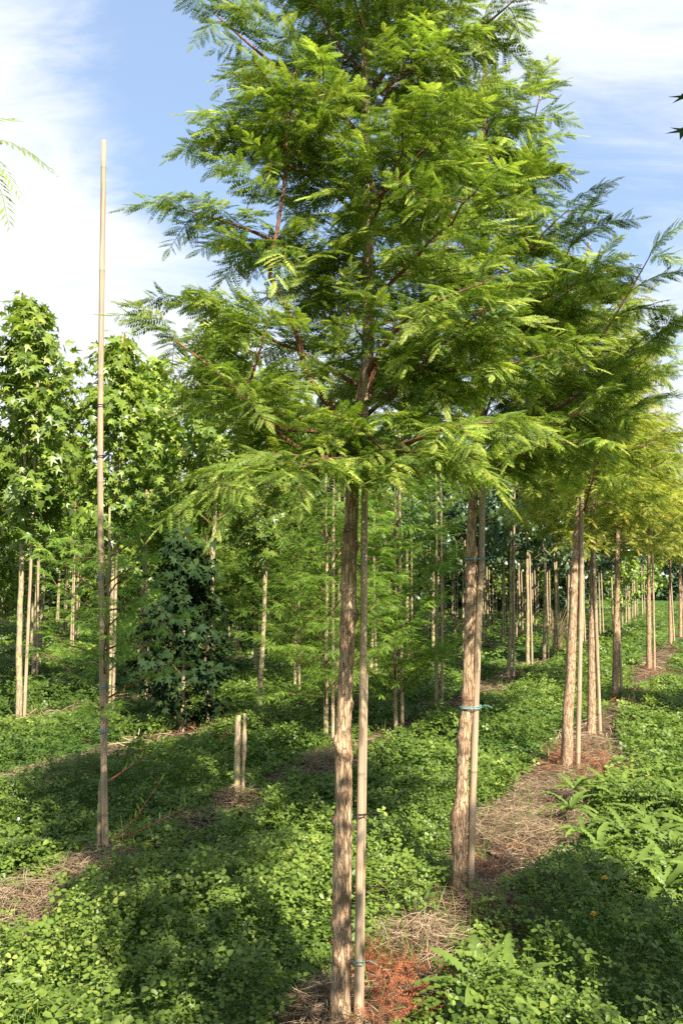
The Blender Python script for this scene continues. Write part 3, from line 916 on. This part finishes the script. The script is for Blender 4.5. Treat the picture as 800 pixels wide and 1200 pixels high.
def scatter_rows():
    r = np.random.default_rng(8)
    cnt = 0
    for k in range(1, 22):
        y = 9.0 + r.uniform(0, 1.3)
        while y < 36:
            x = ROW0 - k * ROWSTEP + SLOPE * y + r.normal(0, .06)
            yy = y
            y += 1.42 + r.normal(0, .12) + (0 if y < 26 or x > .08 * y else .9)
            if abs(x) > .42 * yy + .9: continue
            if any(math.hypot(x - a, yy - b) < .95 for a, b in placed): continue
            if k == 1 and yy < 13: continue
            px = 400 + 1000 * x / yy
            if r.uniform() < .08: continue
            left = px < 400 + r.normal(0, 40)
            far = yy > 17
            ln = (r.normal(0, .012), r.normal(.008, .015))
            st = r.uniform() < (.75 if left else .95)
            if left:
                cr = CROWN['sweetgum_far' if far else 'sweetgum']; lb = ('slender sweetgum deep in the back rows, small against the far wood' if far else 'slender staked sweetgum with star-shaped leaves behind the first sweetgums'); gp = 'sweetgums in the back rows'; nm = 'sweetgum_tree'
            else:
                cr = CROWN['grey_far' if far else 'grey']; lb = ('thin staked tree with grey-green leaves, small against the far wood' if far else 'thin staked tree with grey-green leaves behind the young cypresses'); gp = 'grey-green trees in the back rows'; nm = 'broadleaf_tree'
            if left and yy > 12.5 and r.uniform() < .42:
                cr = CROWN['bushy']; lb = 'bushy sweetgum leafy almost to the ground in the back rows'; st = False
            elif not left and yy > 20 and r.uniform() < .10:
                cr = CROWN['bushy']; lb = 'bushy sweetgum leafy almost to the ground among grey-green trees'; nm = 'sweetgum_tree'; gp = 'sweetgums among the grey-green trees'; st = False
            tr = TRUNK['thin' if far else 'gum']
            far_tree('b', cr[int(r.integers(len(cr)))], tr[int(r.integers(len(tr)))], x, yy, lb, gp, nm, ln, r.uniform(.9, 1.06), None,
                     (STAKE_FAR[int(r.integers(2))] if far else STAKE[int(r.integers(4))]) if st else None, (r.uniform(.05, .09), r.uniform(-.05, .02)),
                     ('thin bamboo stake deep in the back rows before the far wood' if far else 'bamboo stake beside a thin trunk just behind the front rows'), 'stakes in the back rows')
            cnt += 1
    # the redwood row goes on past the frame edge
    print('back trees', cnt)


scatter_rows()


def offside_trees():
    """neighbours in the rows just outside the picture; two of them reach into it, one unseen is added for its shade"""
    r = np.random.default_rng(4)
    # redwood behind the camera on the left, one branch tip reaching in
    x, y = -1.25, .55
    base = np.array([x, y, float(gh(x, y))])
    t = empty('dawn_redwood', base, 'dawn redwood whose feathery branch tip hangs in from the side against the sky', 'tree')
    obj('trunk', TRUNK['redwood'][0], t); obj('crown', crown_redwood('crown', 771, 2.1, 4.1, 24, .62, MID_SPRAYS, .09, 1.0, M['redwood']), t)
    C = smooth_path([np.array([0, 0, 2.0]), at(-180, 120, .8) - base, at(-60, 140, .96) - base, at(2, 168, 1.0) - base], 12)
    V, F = tube(C, np.linspace(.010, .0018, 12), 6, True)
    b = obj('branch', make_mesh('branch', V, F, np.zeros(len(V)), True, [M['limb']]), t)
    fm = []
    for i in range(2):
        V, F = frond_template(.085, 14, .024, .0038, 900 + i, .42)
        fm.append(make_mesh('frond', V, F, np.full(len(V), .55), False, [M['redwood']]))
    for i, (px, py, dr, sc) in enumerate(((-12, 160, (.9, .1, -.10), .95), (-22, 175, (.55, .0, -.75), 1.05), (-30, 165, (.75, .1, -.45), .95), (-45, 150, (.5, .3, .6), .9))):
        o = obj('frond', fm[i % 2], b)
        B = basis(np.array([dr]), np.array([[.1, -.45, .9]]))[0] * sc
        p = at(px, py, .99) - base
        m = Matrix.Identity(4)
        for a in range(3):
            for c in range(3): m[a][c] = B[a][c]
            m[a][3] = p[a]
        o.matrix_basis = m
    # lobed-leaved tree behind the camera on the right, a leaf reaching in
    x, y = .92, .68
    base = np.array([x, y, float(gh(x, y))])
    t = empty('broadleaf_tree', base, 'dark-leaved tree whose lobed leaf hangs in from the side against the sky', 'tree')
    obj('trunk', TRUNK['gum'][1], t); obj('crown', crown_broad('crown', 893, 2.1, 3.7, .46, 1500, .085, OVAL, M['grey_leaf'], .6), t)
    C = smooth_path([np.array([0, 0, 1.95]), at(980, 150, 1.15) - base, at(880, 130, 1.3) - base, at(806, 128, 1.4) - base], 12)
    V, F = tube(C, np.linspace(.009, .0015, 12), 6, True)
    b = obj('branch', make_mesh('branch', V, F, np.zeros(len(V)), True, [M['limb']]), t)
    T, F = STAR
    lm = make_mesh('leaf', T, F, np.full(len(T), .9), False, [M['sweetgum_dark_shaded']])
    for px, py, dr, up, sc in ((812, 150, (-1, 0, -.15), (0, -.8, .6), .05), (812, 112, (-1, .0, .0), (.1, -.15, 1), .045), (830, 120, (-.4, -.3, -.8), (0, -1, .3), .06)):
        o = obj('leaf', lm, b)
        B = basis(np.array([dr], float), np.array([up], float))[0] * sc
        p = at(px, py, 1.4) - base
        m = Matrix.Identity(4)
        for a in range(3):
            for c in range(3): m[a][c] = B[a][c]
            m[a][3] = p[a]
        o.matrix_basis = m
    x, y = 2.02, 2.75  # unseen tree, added so its high narrow crown shades the second redwood
    t = empty('dawn_redwood', (x, y, float(gh(x, y))), 'unseen high-crowned dawn redwood added to shade the second redwood', 'tree', 'redwoods of the next row')
    obj('trunk', TRUNK['redwood'][1], t); obj('crown', crown_redwood('crown', 775, 3.3, 4.7, 22, .42, MID_SPRAYS, .08, 1.0, M['redwood'], .4), t)
    for i, (x, y, w, zz) in enumerate(((2.85, .65, .8, 1.0), (5.6, 7.9, 1.0, 1.0))):
        t = far_tree('z', CROWN['redwood'][i % 2], TRUNK['redwood'][i % 3], x, y, 'dawn redwood in the next row beyond the clover strip', 'redwoods of the next row', 'dawn_redwood')
        t.scale = (w, w, zz)


offside_trees()


# ------------------------------------------------------------------ young cypresses of the second row
def young_cypress(px, py, label, z0, z1, reach, seed, trunk_r, top, lean=0, nb=26, spacing=.045, ssize=.74):
    x, y = ground_at(px, py)
    z = float(gh(x, y))
    t = empty('young_cypress', (x, y, z), label, 'tree', 'young cypresses in the second row')
    t.rotation_euler = (0, lean, 0)
    obj('trunk', trunk_mesh('trunk', [(0, 0, -.05), (.012, .01, top * .5), (0, 0, top)], trunk_r, .006, M['gum_bark'], 12, 26, seed, 8), t)
    obj('crown', crown_redwood('crown', seed, z0, z1, nb, reach, THIN_SPRAYS, spacing, ssize, M['cypress'], .45, (.1, .9), .10), t)
    placed.append((x, y))
    return x, y, z


def second_row():
    for (px, py, lb, z0, z1, re, sd, tr, top, ln, nb) in (
            (381, 874, 'feathery young cypress with low branches behind the main trunk', .35, 2.45, .85, 31, .026, 2.9, .0, 52),
            (463, 860, 'bright feathery young cypress between the two nearest redwoods', .25, 2.6, .80, 32, .022, 3.0, .0, 56),
            (345, 812, 'leafy young cypress filling the gap behind the two cut stakes', .5, 2.7, .9, 34, .024, 3.1, .01, 50),
            (240, 800, 'loose feathery young cypress behind the dark bushy sweetgum', .6, 2.7, .9, 36, .024, 3.1, .0, 44),
            (511, 829, 'bare-stemmed young cypress with a yellow-stained trunk', 1.55, 3.0, .6, 33, .026, 3.2, .005, 18)):
        x, y, z = young_cypress(px, py, lb, z0, z1, re, sd, tr, top, ln, nb)
        s = obj('bamboo_stake', STAKE[sd % 3], None, label='bamboo stake beside the ' + lb, category='stake', group='stakes of the second row')
        s.location = (x + .07, y - .03, z); s.rotation_euler = (0, ln, sd)
    # the small cypress on the tall bare pole
    x, y, z = young_cypress(116, 1012, 'small cypress with sparse feathery twigs tied to the tall bamboo pole', .80, 1.8, .52, 35, .016, 1.95, .01, 20, .06, .6)
    sb = np.array([*at(124, 1008, y - .02)[:2], 0.0]); sb[2] = float(gh(sb[0], sb[1])) - .05
    st = empty('bamboo_stake', sb, 'tall bare bamboo pole reaching high into the sky', 'stake')
    obj('pole', stake_mesh([np.zeros(3), at(119, 700, y - .04) - sb, at(118, 480, y - .04) - sb, at(122, 165, y - .04) - sb], .0185, .0145, 17, 14, .62), st)
    for py in (476, 535, 676, 805, 857):
        px = np.interp(py, [165, 480, 700, 1008], [122, 118, 119, 124])
        g = tie_mesh(at(px, py, y - .035) - sb, (.003, 0, 0), .0185, py, 2, .003)
        obj('twine_tie', g.mesh('twine_tie', [M['dark_tie'] if py < 600 else M['twine']], True), st)
    # two cut stakes left standing
    for px0, px1, pt, lb, tr in ((277, 279, 838, 'thicker of two short cut stakes standing in the clover', .024), (284, 287, 836, 'thinner of two short cut stakes standing in the clover', .012)):
        x, y = ground_at(px0, 948)
        b = np.array([x, y, float(gh(x, y)) - .05])
        me = trunk_mesh('cut_stake', [np.zeros(3), at(px1, pt, y) - b], tr, tr * .8, M['gum_bark'] if tr > .02 else M['bamboo'], 12, 30, px0, 2, .7, (), 0)
        o = obj('cut_stake', me, None, label=lb, category='stake'); o.location = b
    # reddish bare shoot at the foot of the tall pole
    x, y = ground_at(128, 1006)
    b = np.array([x, y, float(gh(x, y))])
    t = empty('bare_shoot', b, 'reddish bare shoot with a few narrow leaves at the foot of the tall pole', 'shoot')
    for pts in ([(126, 985, y), (150, 970, y - .03), (175, 935, y - .06), (188, 915, y - .08)], [(128, 985, y), (160, 975, y - .05), (195, 958, y - .1), (218, 945, y - .12)], [(128, 915, y), (150, 900, y - .03), (170, 885, y - .05)]):
        C = smooth_path([at(*p) - b for p in pts], 10)
        V, F = tube(C, np.linspace(.006, .002, 10), 6, True)
        o = obj('twig', make_mesh('twig', V, F, np.zeros(len(V)), True, [M['twig_red']]), t)
        for i in range(3, 10, 1):
            T, FF = OVAL
            d = np.array([[U(-.6, .6), U(-.4, .4), U(.3, 1)]])
            V = (basis(d, np.array([[U(-1, 1), -1, .5]]))[0] @ (T * [.055, .018, .03]).T).T + C[i]
            obj('leaf', make_mesh('leaf', V, FF, np.full(len(V), U(.5, 1)), False, [M['cypress']]), o)
    # dark low-branched sweetgum, shade deepened in its leaf colour
    x, y = ground_at(214, 858)
    t = empty('sweetgum_tree', (x, y, float(gh(x, y))), 'dark blue-green bushy sweetgum, shade put into its leaf colour, branching from the ground', 'tree')
    obj('trunk', trunk_mesh('trunk', [(0, 0, -.05), (0, 0, 2.05)], .024, .006, M['gum_bark'], 10, 16, 5, 4), t)
    obj('crown', crown_broad('crown', 881, .02, 2.05, .58, 1700, .125, STAR, M['sweetgum_dark_shaded'], .85, 30), t)


second_row()


# ------------------------------------------------------------------ ground cover
PATCHES = [(*ground_at(px, py), rr) for px, py, rr in ((280, 958, .24), (320, 985, .12), (235, 985, .16), (385, 908, .26), (110, 1035, .24), (15, 1085, .28), (500, 1110, .16), (470, 1160, .20), (605, 985, .30), (580, 1070, .14), (650, 1000, .2), (690, 888, .38), (730, 830, .5), (770, 790, .6), (215, 862, .3), (255, 846, .3), (463, 862, .3), (520, 826, .4), (612, 778, .6), (150, 1000, .10))]


def strip_mask(x, y):
    """1 on the bare strips along the tree rows, 0 in the clover"""
    w = -.12 + .62 * vnoise(x * .9 + 7, y * .9, 9) - .16 * vnoise(x * 5, y * 5, 10) + .16 * np.exp(-((x - SLOPE * y - ROW0) / .5) ** 2)
    w = w * np.clip(1.15 - y / 60, .6, 1.2)
    m = np.clip((w - row_dist(x, y)) / .08, 0, 1)
    for a, b, rr in PATCHES:
        q = np.hypot(x - a, (y - b) * .8) * (.75 + .5 * vnoise(x * 7, y * 7, 12))
        m = np.maximum(m, np.clip((rr - q) / .07, 0, .96))
    return m


def wedge(n, y0, y1, m0=.9):
    """random ground points in the seen wedge, even per square metre"""
    r = rng
    y = np.sqrt(r.uniform(y0 * y0, y1 * y1, n)); x = r.uniform(-1, 1, n) * (.41 * y + m0)
    return x, y


def clover_patch(g, n, y0, y1, size, tmpl, nf):
    x, y = wedge(n, y0, y1)
    keep = rng.uniform(size=n) > np.maximum(strip_mask(x, y) * 1.02, .75 * (vnoise(x * 8, y * 8, 22) < .22))
    x, y = x[keep], y[keep]; n = len(x)
    lump = vnoise(x * 1.9, y * 1.9, 20) * .55 + vnoise(x * 6.0, y * 6.0, 21) * .45
    edge = np.clip(row_dist(x, y) / .5, .35, 1)
    H = (.07 + .40 * lump ** 1.8) * edge * np.where(rng.uniform(size=n) < .05, 1.45, 1.0)
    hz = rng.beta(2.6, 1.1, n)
    z = gh(x, y) + H * hz + .015
    d = rng.normal(0, 1, (n, 3)); d[:, 2] *= .25
    up = np.stack([rng.normal(.12, .52, n), rng.normal(-.22, .52, n), np.ones(n)], -1)
    sz = size * rng.uniform(.5, 1.2, n) * (.75 + .5 * vnoise(x * 1.2 + 3, y * 1.2, 26))
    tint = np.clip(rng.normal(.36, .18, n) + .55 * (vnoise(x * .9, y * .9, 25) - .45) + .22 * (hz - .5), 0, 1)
    T, F = tmpl
    g.add_many(T, F, basis(d, up) * sz[:, None, None], np.stack([x, y, z], -1), tint)
    return x, y, z


def trefoil(detail):
    V, F3, F4 = [], [], []
    for k in range(3):
        a = math.radians(120 * k); c, s = math.cos(a), math.sin(a)
        if detail:
            L = [(.06, 0, 0), (.42, .27, .07), (.86, .30, .04), (.95, 0, -.06), (.86, -.30, .04), (.42, -.27, .07)]
        else:
            L = [(.05, 0, 0), (.62, .36, .06), (1., 0, -.05), (.62, -.36, .06)]
        o = len(V)
        V += [(x * c - y * s, x * s + y * c, z) for x, y, z in L]
        F4 += [[o, o + 1, o + 2, o + 3], [o, o + 3, o + 4, o + 5]] if detail else [[o, o + 1, o + 2, o + 3]]
    if detail:      # stalk
        o = len(V); V += [(-.03, 0, 0), (.03, 0, 0), (.25, .1, -2.6), (.19, .1, -2.6)]; F4 += [[o, o + 1, o + 2, o + 3]]
    return np.array(V), [np.array(F4)]


def ground_cover():
    g = Geo()
    clover_patch(g, 34000, 2.2, 6.5, .034, trefoil(True), 0)
    clover_patch(g, 22000, 2.2, 6.5, .022, trefoil(True), 0)
    obj('clover', g.mesh('clover', [M['clover']]), None, label='dense green clover carpet between the tree rows', category='clover', kind='stuff')
    g = Geo()
    clover_patch(g, 66000, 6.5, 15, .046, trefoil(False), 0)
    clover_patch(g, 60000, 15, 46, .085, trefoil(False), 0)
    obj('clover', g.mesh('clover', [M['clover']]), None, label='green clover and weeds farther off between the back rows', category='clover', kind='stuff')

    # dry straw lying along the rows
    def straw(n, y0, y1, wid, ln, piles=()):
        x, y = wedge(n, y0, y1, .6)
        k = rng.uniform(size=n) < strip_mask(x, y) * 1.0 + .012
        x, y = x[k], y[k]
        for (a, b, m, rr) in piles:
            x = np.append(x, a + rng.normal(0, rr, m)); y = np.append(y, b + rng.normal(0, rr, m))
        n = len(x)
        pile = .05 * vnoise(x * 3, y * 3, 31)
        for (a, b, m, rr) in piles: pile += .07 * np.exp(-((x - a) ** 2 + (y - b) ** 2) / (2 * rr ** 2))
        P = np.stack([x, y, gh(x, y) + .008 + pile * rng.uniform(.2, 1.1, n)], -1)
        th = rng.uniform(0, 6.283, n)
        d = np.stack([np.cos(th), np.sin(th), rng.normal(.0, .22, n)], -1)
        q = np.linspace(-.5, .5, 4)
        cur = rng.normal(0, .22, n); arch = rng.uniform(-.05, .28, n)
        B = basis(d, np.tile([0, 0, 1.], (n, 1)) + rng.normal(0, .5, (n, 3)))
        LL = ln * rng.uniform(.4, 1.3, n)
        V = []
        for sgn in (1, -1):
            for s in q:
                loc = np.stack([s * LL, cur * LL * s * s * 1.6 + sgn * wid * .5, -arch * LL * (s * s) + arch * LL * .12], -1)
                V.append(np.einsum('nij,nj->ni', B, loc) + P)
        V = np.stack(V, 1)
        i = np.arange(3)
        F = np.stack([i, i + 1, i + 5, i + 4], -1)
        F = (F[None] + (np.arange(n) * 8)[:, None, None]).reshape(-1, 4)
        t = np.repeat(np.clip(rng.normal(.5, .24, n), 0, 1), 8)
        return V.reshape(-1, 3), F, t
    piles = []
    for px, py, m, rr in ((110, 1035, 900, .18), (20, 1085, 900, .22), (280, 950, 700, .16), (605, 985, 900, .25), (580, 1075, 500, .12), (640, 1000, 700, .2), (490, 1120, 420, .13), (460, 1060, 150, .1), (385, 905, 500, .2), (690, 885, 800, .22), (375, 1190, 260, .07), (240, 975, 300, .15)):
        a, b = ground_at(px, py); piles.append((a, b, m, rr))
    g = Geo()
    g.add(*straw(46000, 2.2, 7.5, .0021, .15, piles))
    g.add(*straw(22000, 7.5, 20, .007, .26))
    obj('dry_straw', g.mesh('dry_straw', [M['hay']]), None, label='tangled dry straw lying along the tree rows', category='straw', kind='stuff')

    # rust-red needle litter around the redwoods
    fr = frond_template(.11, 9, .016, .0045, 990, .1)
    g = Geo(); P = []
    for px, py, m, rr in ((455, 1170, 300, .10), (500, 1190, 170, .11), (430, 1140, 60, .06), (575, 1090, 60, .08), (560, 1030, 60, .10), (610, 1010, 60, .14), (690, 895, 420, .20), (650, 905, 160, .15), (720, 905, 160, .14), (740, 830, 260, .3), (775, 792, 260, .4), (790, 765, 200, .5), (215, 862, 160, .3), (255, 845, 160, .25)):
        a, b = ground_at(px, py)
        P.append(np.stack([a + rng.normal(0, rr, m), b + rng.normal(0, rr * 1.3, m)], -1))
    P = np.concatenate(P); n = len(P)
    z = gh(P[:, 0], P[:, 1]) + rng.uniform(.01, .075, n)
    th = rng.uniform(0, 6.28, n)
    d = np.stack([np.cos(th), np.sin(th), rng.normal(0, .3, n)], -1)
    g.add_many(fr[0], fr[1], basis(d, np.tile([0, 0, 1.], (n, 1)) + rng.normal(0, .5, (n, 3))) * rng.uniform(.5, 1.05, n)[:, None, None], np.column_stack([P, z]), np.clip(rng.normal(.5, .25, n), 0, 1))
    obj('needle_litter', g.mesh('needle_litter', [M['litter']]), None, label='rust-red fallen needle litter at the feet of the redwoods', category='litter', kind='stuff')

    # grass tufts on the strip edges
    g = Geo()
    cl = []
    for _ in range(420):
        x, y = wedge(1, 2.6, 13, .5)
        sm = float(strip_mask(x, y)[0])
        if sm < .02 and U(0, 1) > .12: continue
        cl.append((float(x[0]), float(y[0])))
    for px, py in ((620, 960), (600, 990), (510, 1085), (495, 1075), (705, 850), (715, 845), (730, 850), (640, 985), (660, 960), (720, 975), (150, 1010), (165, 1005)): cl.append(tuple(ground_at(px, py)))
    X, Y = [], []
    for x, y in cl:
        m = random.randint(8, 26); X.append(x + rng.normal(0, .04, m)); Y.append(y + rng.normal(0, .04, m))
    X, Y = np.concatenate(X), np.concatenate(Y); n = len(X)
    lean = rng.normal(0, .45, (n, 2)); Ln = rng.uniform(.07, .22, n)
    d = np.column_stack([lean, np.ones(n)])
    T = np.array([[0, .5, 0], [0, -.5, 0], [.5, .4, -.03], [.5, -.4, -.03], [.85, .22, -.14], [.85, -.22, -.14], [1, 0, -.24]])
    B = basis(d, rng.normal(0, 1, (n, 3)))
    V = np.einsum('nij,nvj->nvi', B, T[None] * np.stack([Ln, np.full(n, .0045), Ln], -1)[:, None]) + np.stack([X, Y, gh(X, Y)], -1)[:, None]
    F4 = np.array([[0, 1, 3, 2], [2, 3, 5, 4]]); F3 = np.array([[4, 5, 6]])
    b = (np.arange(n) * 7)[:, None, None]
    g.add(V.reshape(-1, 3), [(F4[None] + b).reshape(-1, 4), (F3[None] + b).reshape(-1, 3)], np.repeat(np.clip(rng.normal(.55, .25, n), 0, 1), 7))
    obj('grass', g.mesh('grass', [M['grass']]), None, label='thin tufts of grass along the edges of the bare strips', category='grass', kind='stuff')


ground_cover()


# ------------------------------------------------------------------ dandelion rosettes and flowers
def dandelion_leaf(seed, toothed=True):
    r = np.random.default_rng(seed)
    n = 19; s = np.linspace(0, 1, n)
    w = .13 * np.sin(np.pi * np.clip(s * .82 + .14, 0, 1)) ** .8 * (0.55 + .6 * s)
    w[1::2] *= .45 if toothed else .95
    w[0] = .02; w[-1] = .01
    back = np.where(np.arange(n) % 2 == 0, -.035, .02) * (1 if toothed else .2)
    z = .42 * s - .62 * s ** 2
    mid = np.stack([s, 0 * s, z], -1)
    Lf = np.stack([s + back, w, z + w * .28 + r.normal(0, .012, n)], -1); Rt = np.stack([s + back, -w, z + w * .28 + r.normal(0, .012, n)], -1)
    V = np.concatenate([Lf, mid, Rt]); i = np.arange(n - 1)
    F = np.concatenate([np.stack([i, i + 1, i + n + 1, i + n], -1), np.stack([i + n, i + n + 1, i + 2 * n + 1, i + 2 * n], -1)])
    return make_mesh('leaf', V, [F], np.interp(np.concatenate([s, s, s]), [0, 1], [.35, .8]), False, [M['dandelion']])


def dandelions():
    leaves = [dandelion_leaf(i, i != 3) for i in range(5)]
    spots = []
    r = np.random.default_rng(14)
    for _ in range(200):
        px, py = r.uniform(665, 830), r.uniform(915, 1070)
        if px < 690 and (py < 945 or py > 1010): continue
        if py < 930 and px < 740: continue
        x, y = ground_at(px, py)
        if all(math.hypot(x - a, y - b) > .13 for a, b in spots): spots.append((x, y))
        if len(spots) >= 30: break
    for px, py in ((560, 1195), (250, 915), (600, 1190)): spots.append(ground_at(px, py))
    for i, (x, y) in enumerate(spots):
        z = float(gh(x, y)) + .13
        lb = 'toothed dandelion rosette in the bright patch beside the litter strip' if i < len(spots) - 3 else 'lone toothed dandelion rosette growing out of the low clover'
        t = empty('dandelion_plant', (x, y, z), lb, 'plant', 'dandelion rosettes in the bright patch' if i < len(spots) - 3 else 'lone dandelion rosettes', U(0, 6.28))
        nl = int(r.integers(10, 15))
        for k in range(nl):
            o = obj('leaf', leaves[int(r.integers(5))], t)
            s = r.uniform(.15, .27)
            o.scale = (s, s, s); o.rotation_euler = (r.normal(0, .15), -r.uniform(.05, .75), 6.283 * k / nl + r.normal(0, .25))
    # two yellow flower heads on stalks
    for px, py, h, lb in ((708, 1030, .30, 'taller yellow dandelion flower on a thin stalk'), (695, 1072, .22, 'shorter yellow dandelion flower low in the clover')):
        p = at(px, py, 3.75 if py < 1050 else 3.55)
        b = np.array([p[0], p[1], float(gh(p[0], p[1]))])
        t = empty('dandelion_flower', b, lb, 'flower')
        C = smooth_path([np.zeros(3), np.array([.01, 0, (p - b)[2] * .6]), p - b], 8)
        V, F = tube(C, np.full(8, .0022), 5, True); obj('stalk', make_mesh('stalk', V, F, np.full(len(V), .6), True, [M['grass']]), t)
        g = Geo()
        for k in range(46):
            a, e = U(0, 6.28), U(.05, 1.3); d = np.array([[math.cos(a) * math.cos(e), math.sin(a) * math.cos(e), math.sin(e)]])
            T = np.array([[0, .0012, 0], [0, -.0012, 0], [.014, -.0022, 0], [.014, .0022, 0]])
            g.add((basis(d, np.array([[0, 0, 1.01]]))[0] @ T.T).T + (p - b), np.array([[0, 1, 2, 3]]))
        obj('petals', g.mesh('petals', [M['petal_yellow']]), t, kind='stuff')
    # white clover heads
    for i, (px, py) in enumerate(((8, 925), (3, 935), (22, 960), (40, 945), (230, 1005), (110, 1050))):
        gx, gy = ground_at(px, py + 25)
        p = at(px, py, gy)
        b = np.array([p[0], p[1], float(gh(p[0], p[1]))])
        t = empty('clover_flower', b, 'small white clover flower head standing above the leaves', 'flower', 'white clover flowers')
        C = smooth_path([np.zeros(3), np.array([.008, 0, (p - b)[2] * .6]), p - b], 6)
        V, F = tube(C, np.full(6, .0018), 4, True); obj('stalk', make_mesh('stalk', V, F, np.full(len(V), .6), True, [M['grass']]), t)
        g = Geo()
        for k in range(40):
            a, e = U(0, 6.28), U(-.5, 1.4); d = np.array([[math.cos(a) * math.cos(e), math.sin(a) * math.cos(e), math.sin(e)]])
            T = np.array([[0, .001, 0], [0, -.001, 0], [.011, -.002, 0], [.011, .002, 0]])
            g.add((basis(d, np.array([[0, 0.01, 1.01]]))[0] @ T.T).T + (p - b), np.array([[0, 1, 2, 3]]))
        obj('petals', g.mesh('petals', [M['petal_white']]), t, kind='stuff')
    # dried brown weed in the gap between rows
    x, y = ground_at(652, 765)
    b = np.array([x, y, float(gh(x, y))])
    t = empty('dried_weed', b, 'tall dried brown weed standing between the back rows', 'plant')
    g = Geo()
    for k in range(60):
        a, e = U(0, 6.28), U(.15, .5); h = U(.5, 1.0)
        C = smooth_path([np.array([U(-.08, .08), U(-.08, .08), 0]), np.array([math.cos(a) * e * .4, math.sin(a) * e * .4, h * .6]), np.array([math.cos(a) * e, math.sin(a) * e, h])], 6)
        V, F = tube(C, np.linspace(.005, .003, 6), 3, False); g.add(V, F, U(.2, .7))
    obj('stems', g.mesh('stems', [M['hay']]), t, kind='stuff')


dandelions()


# ------------------------------------------------------------------ the far wood that closes the view
def far_wood():
    r = np.random.default_rng(3)
    n = 40000
    a = r.uniform(-.62, .62, n); d = r.uniform(37, 46, n) + np.where(a > .26, 22, 0)
    x, y = np.sin(a) * d * 1.05, np.cos(a) * d
    top = 3.4 + 1.6 * vnoise(x * .35, y * .1, 50) + 1.0 * vnoise(x * 1.1, y * .3, 51)
    z = r.uniform(0, 1, n) ** .9 * top
    T, F = OVAL
    g = Geo()
    g.add_many(T, F, basis(r.normal(0, 1, (n, 3)), r.normal(0, .6, (n, 3)) + [0, -.3, 1]) * r.uniform(.35, .65, n)[:, None, None], np.stack([x, y, z], -1), np.clip(r.normal(.4, .2, n), 0, 1))
    obj('far_wood', g.mesh('far_wood', [M['grey_leaf']]), None, label='distant belt of trees closing the view behind the rows', category='wood', kind='stuff')


far_wood()
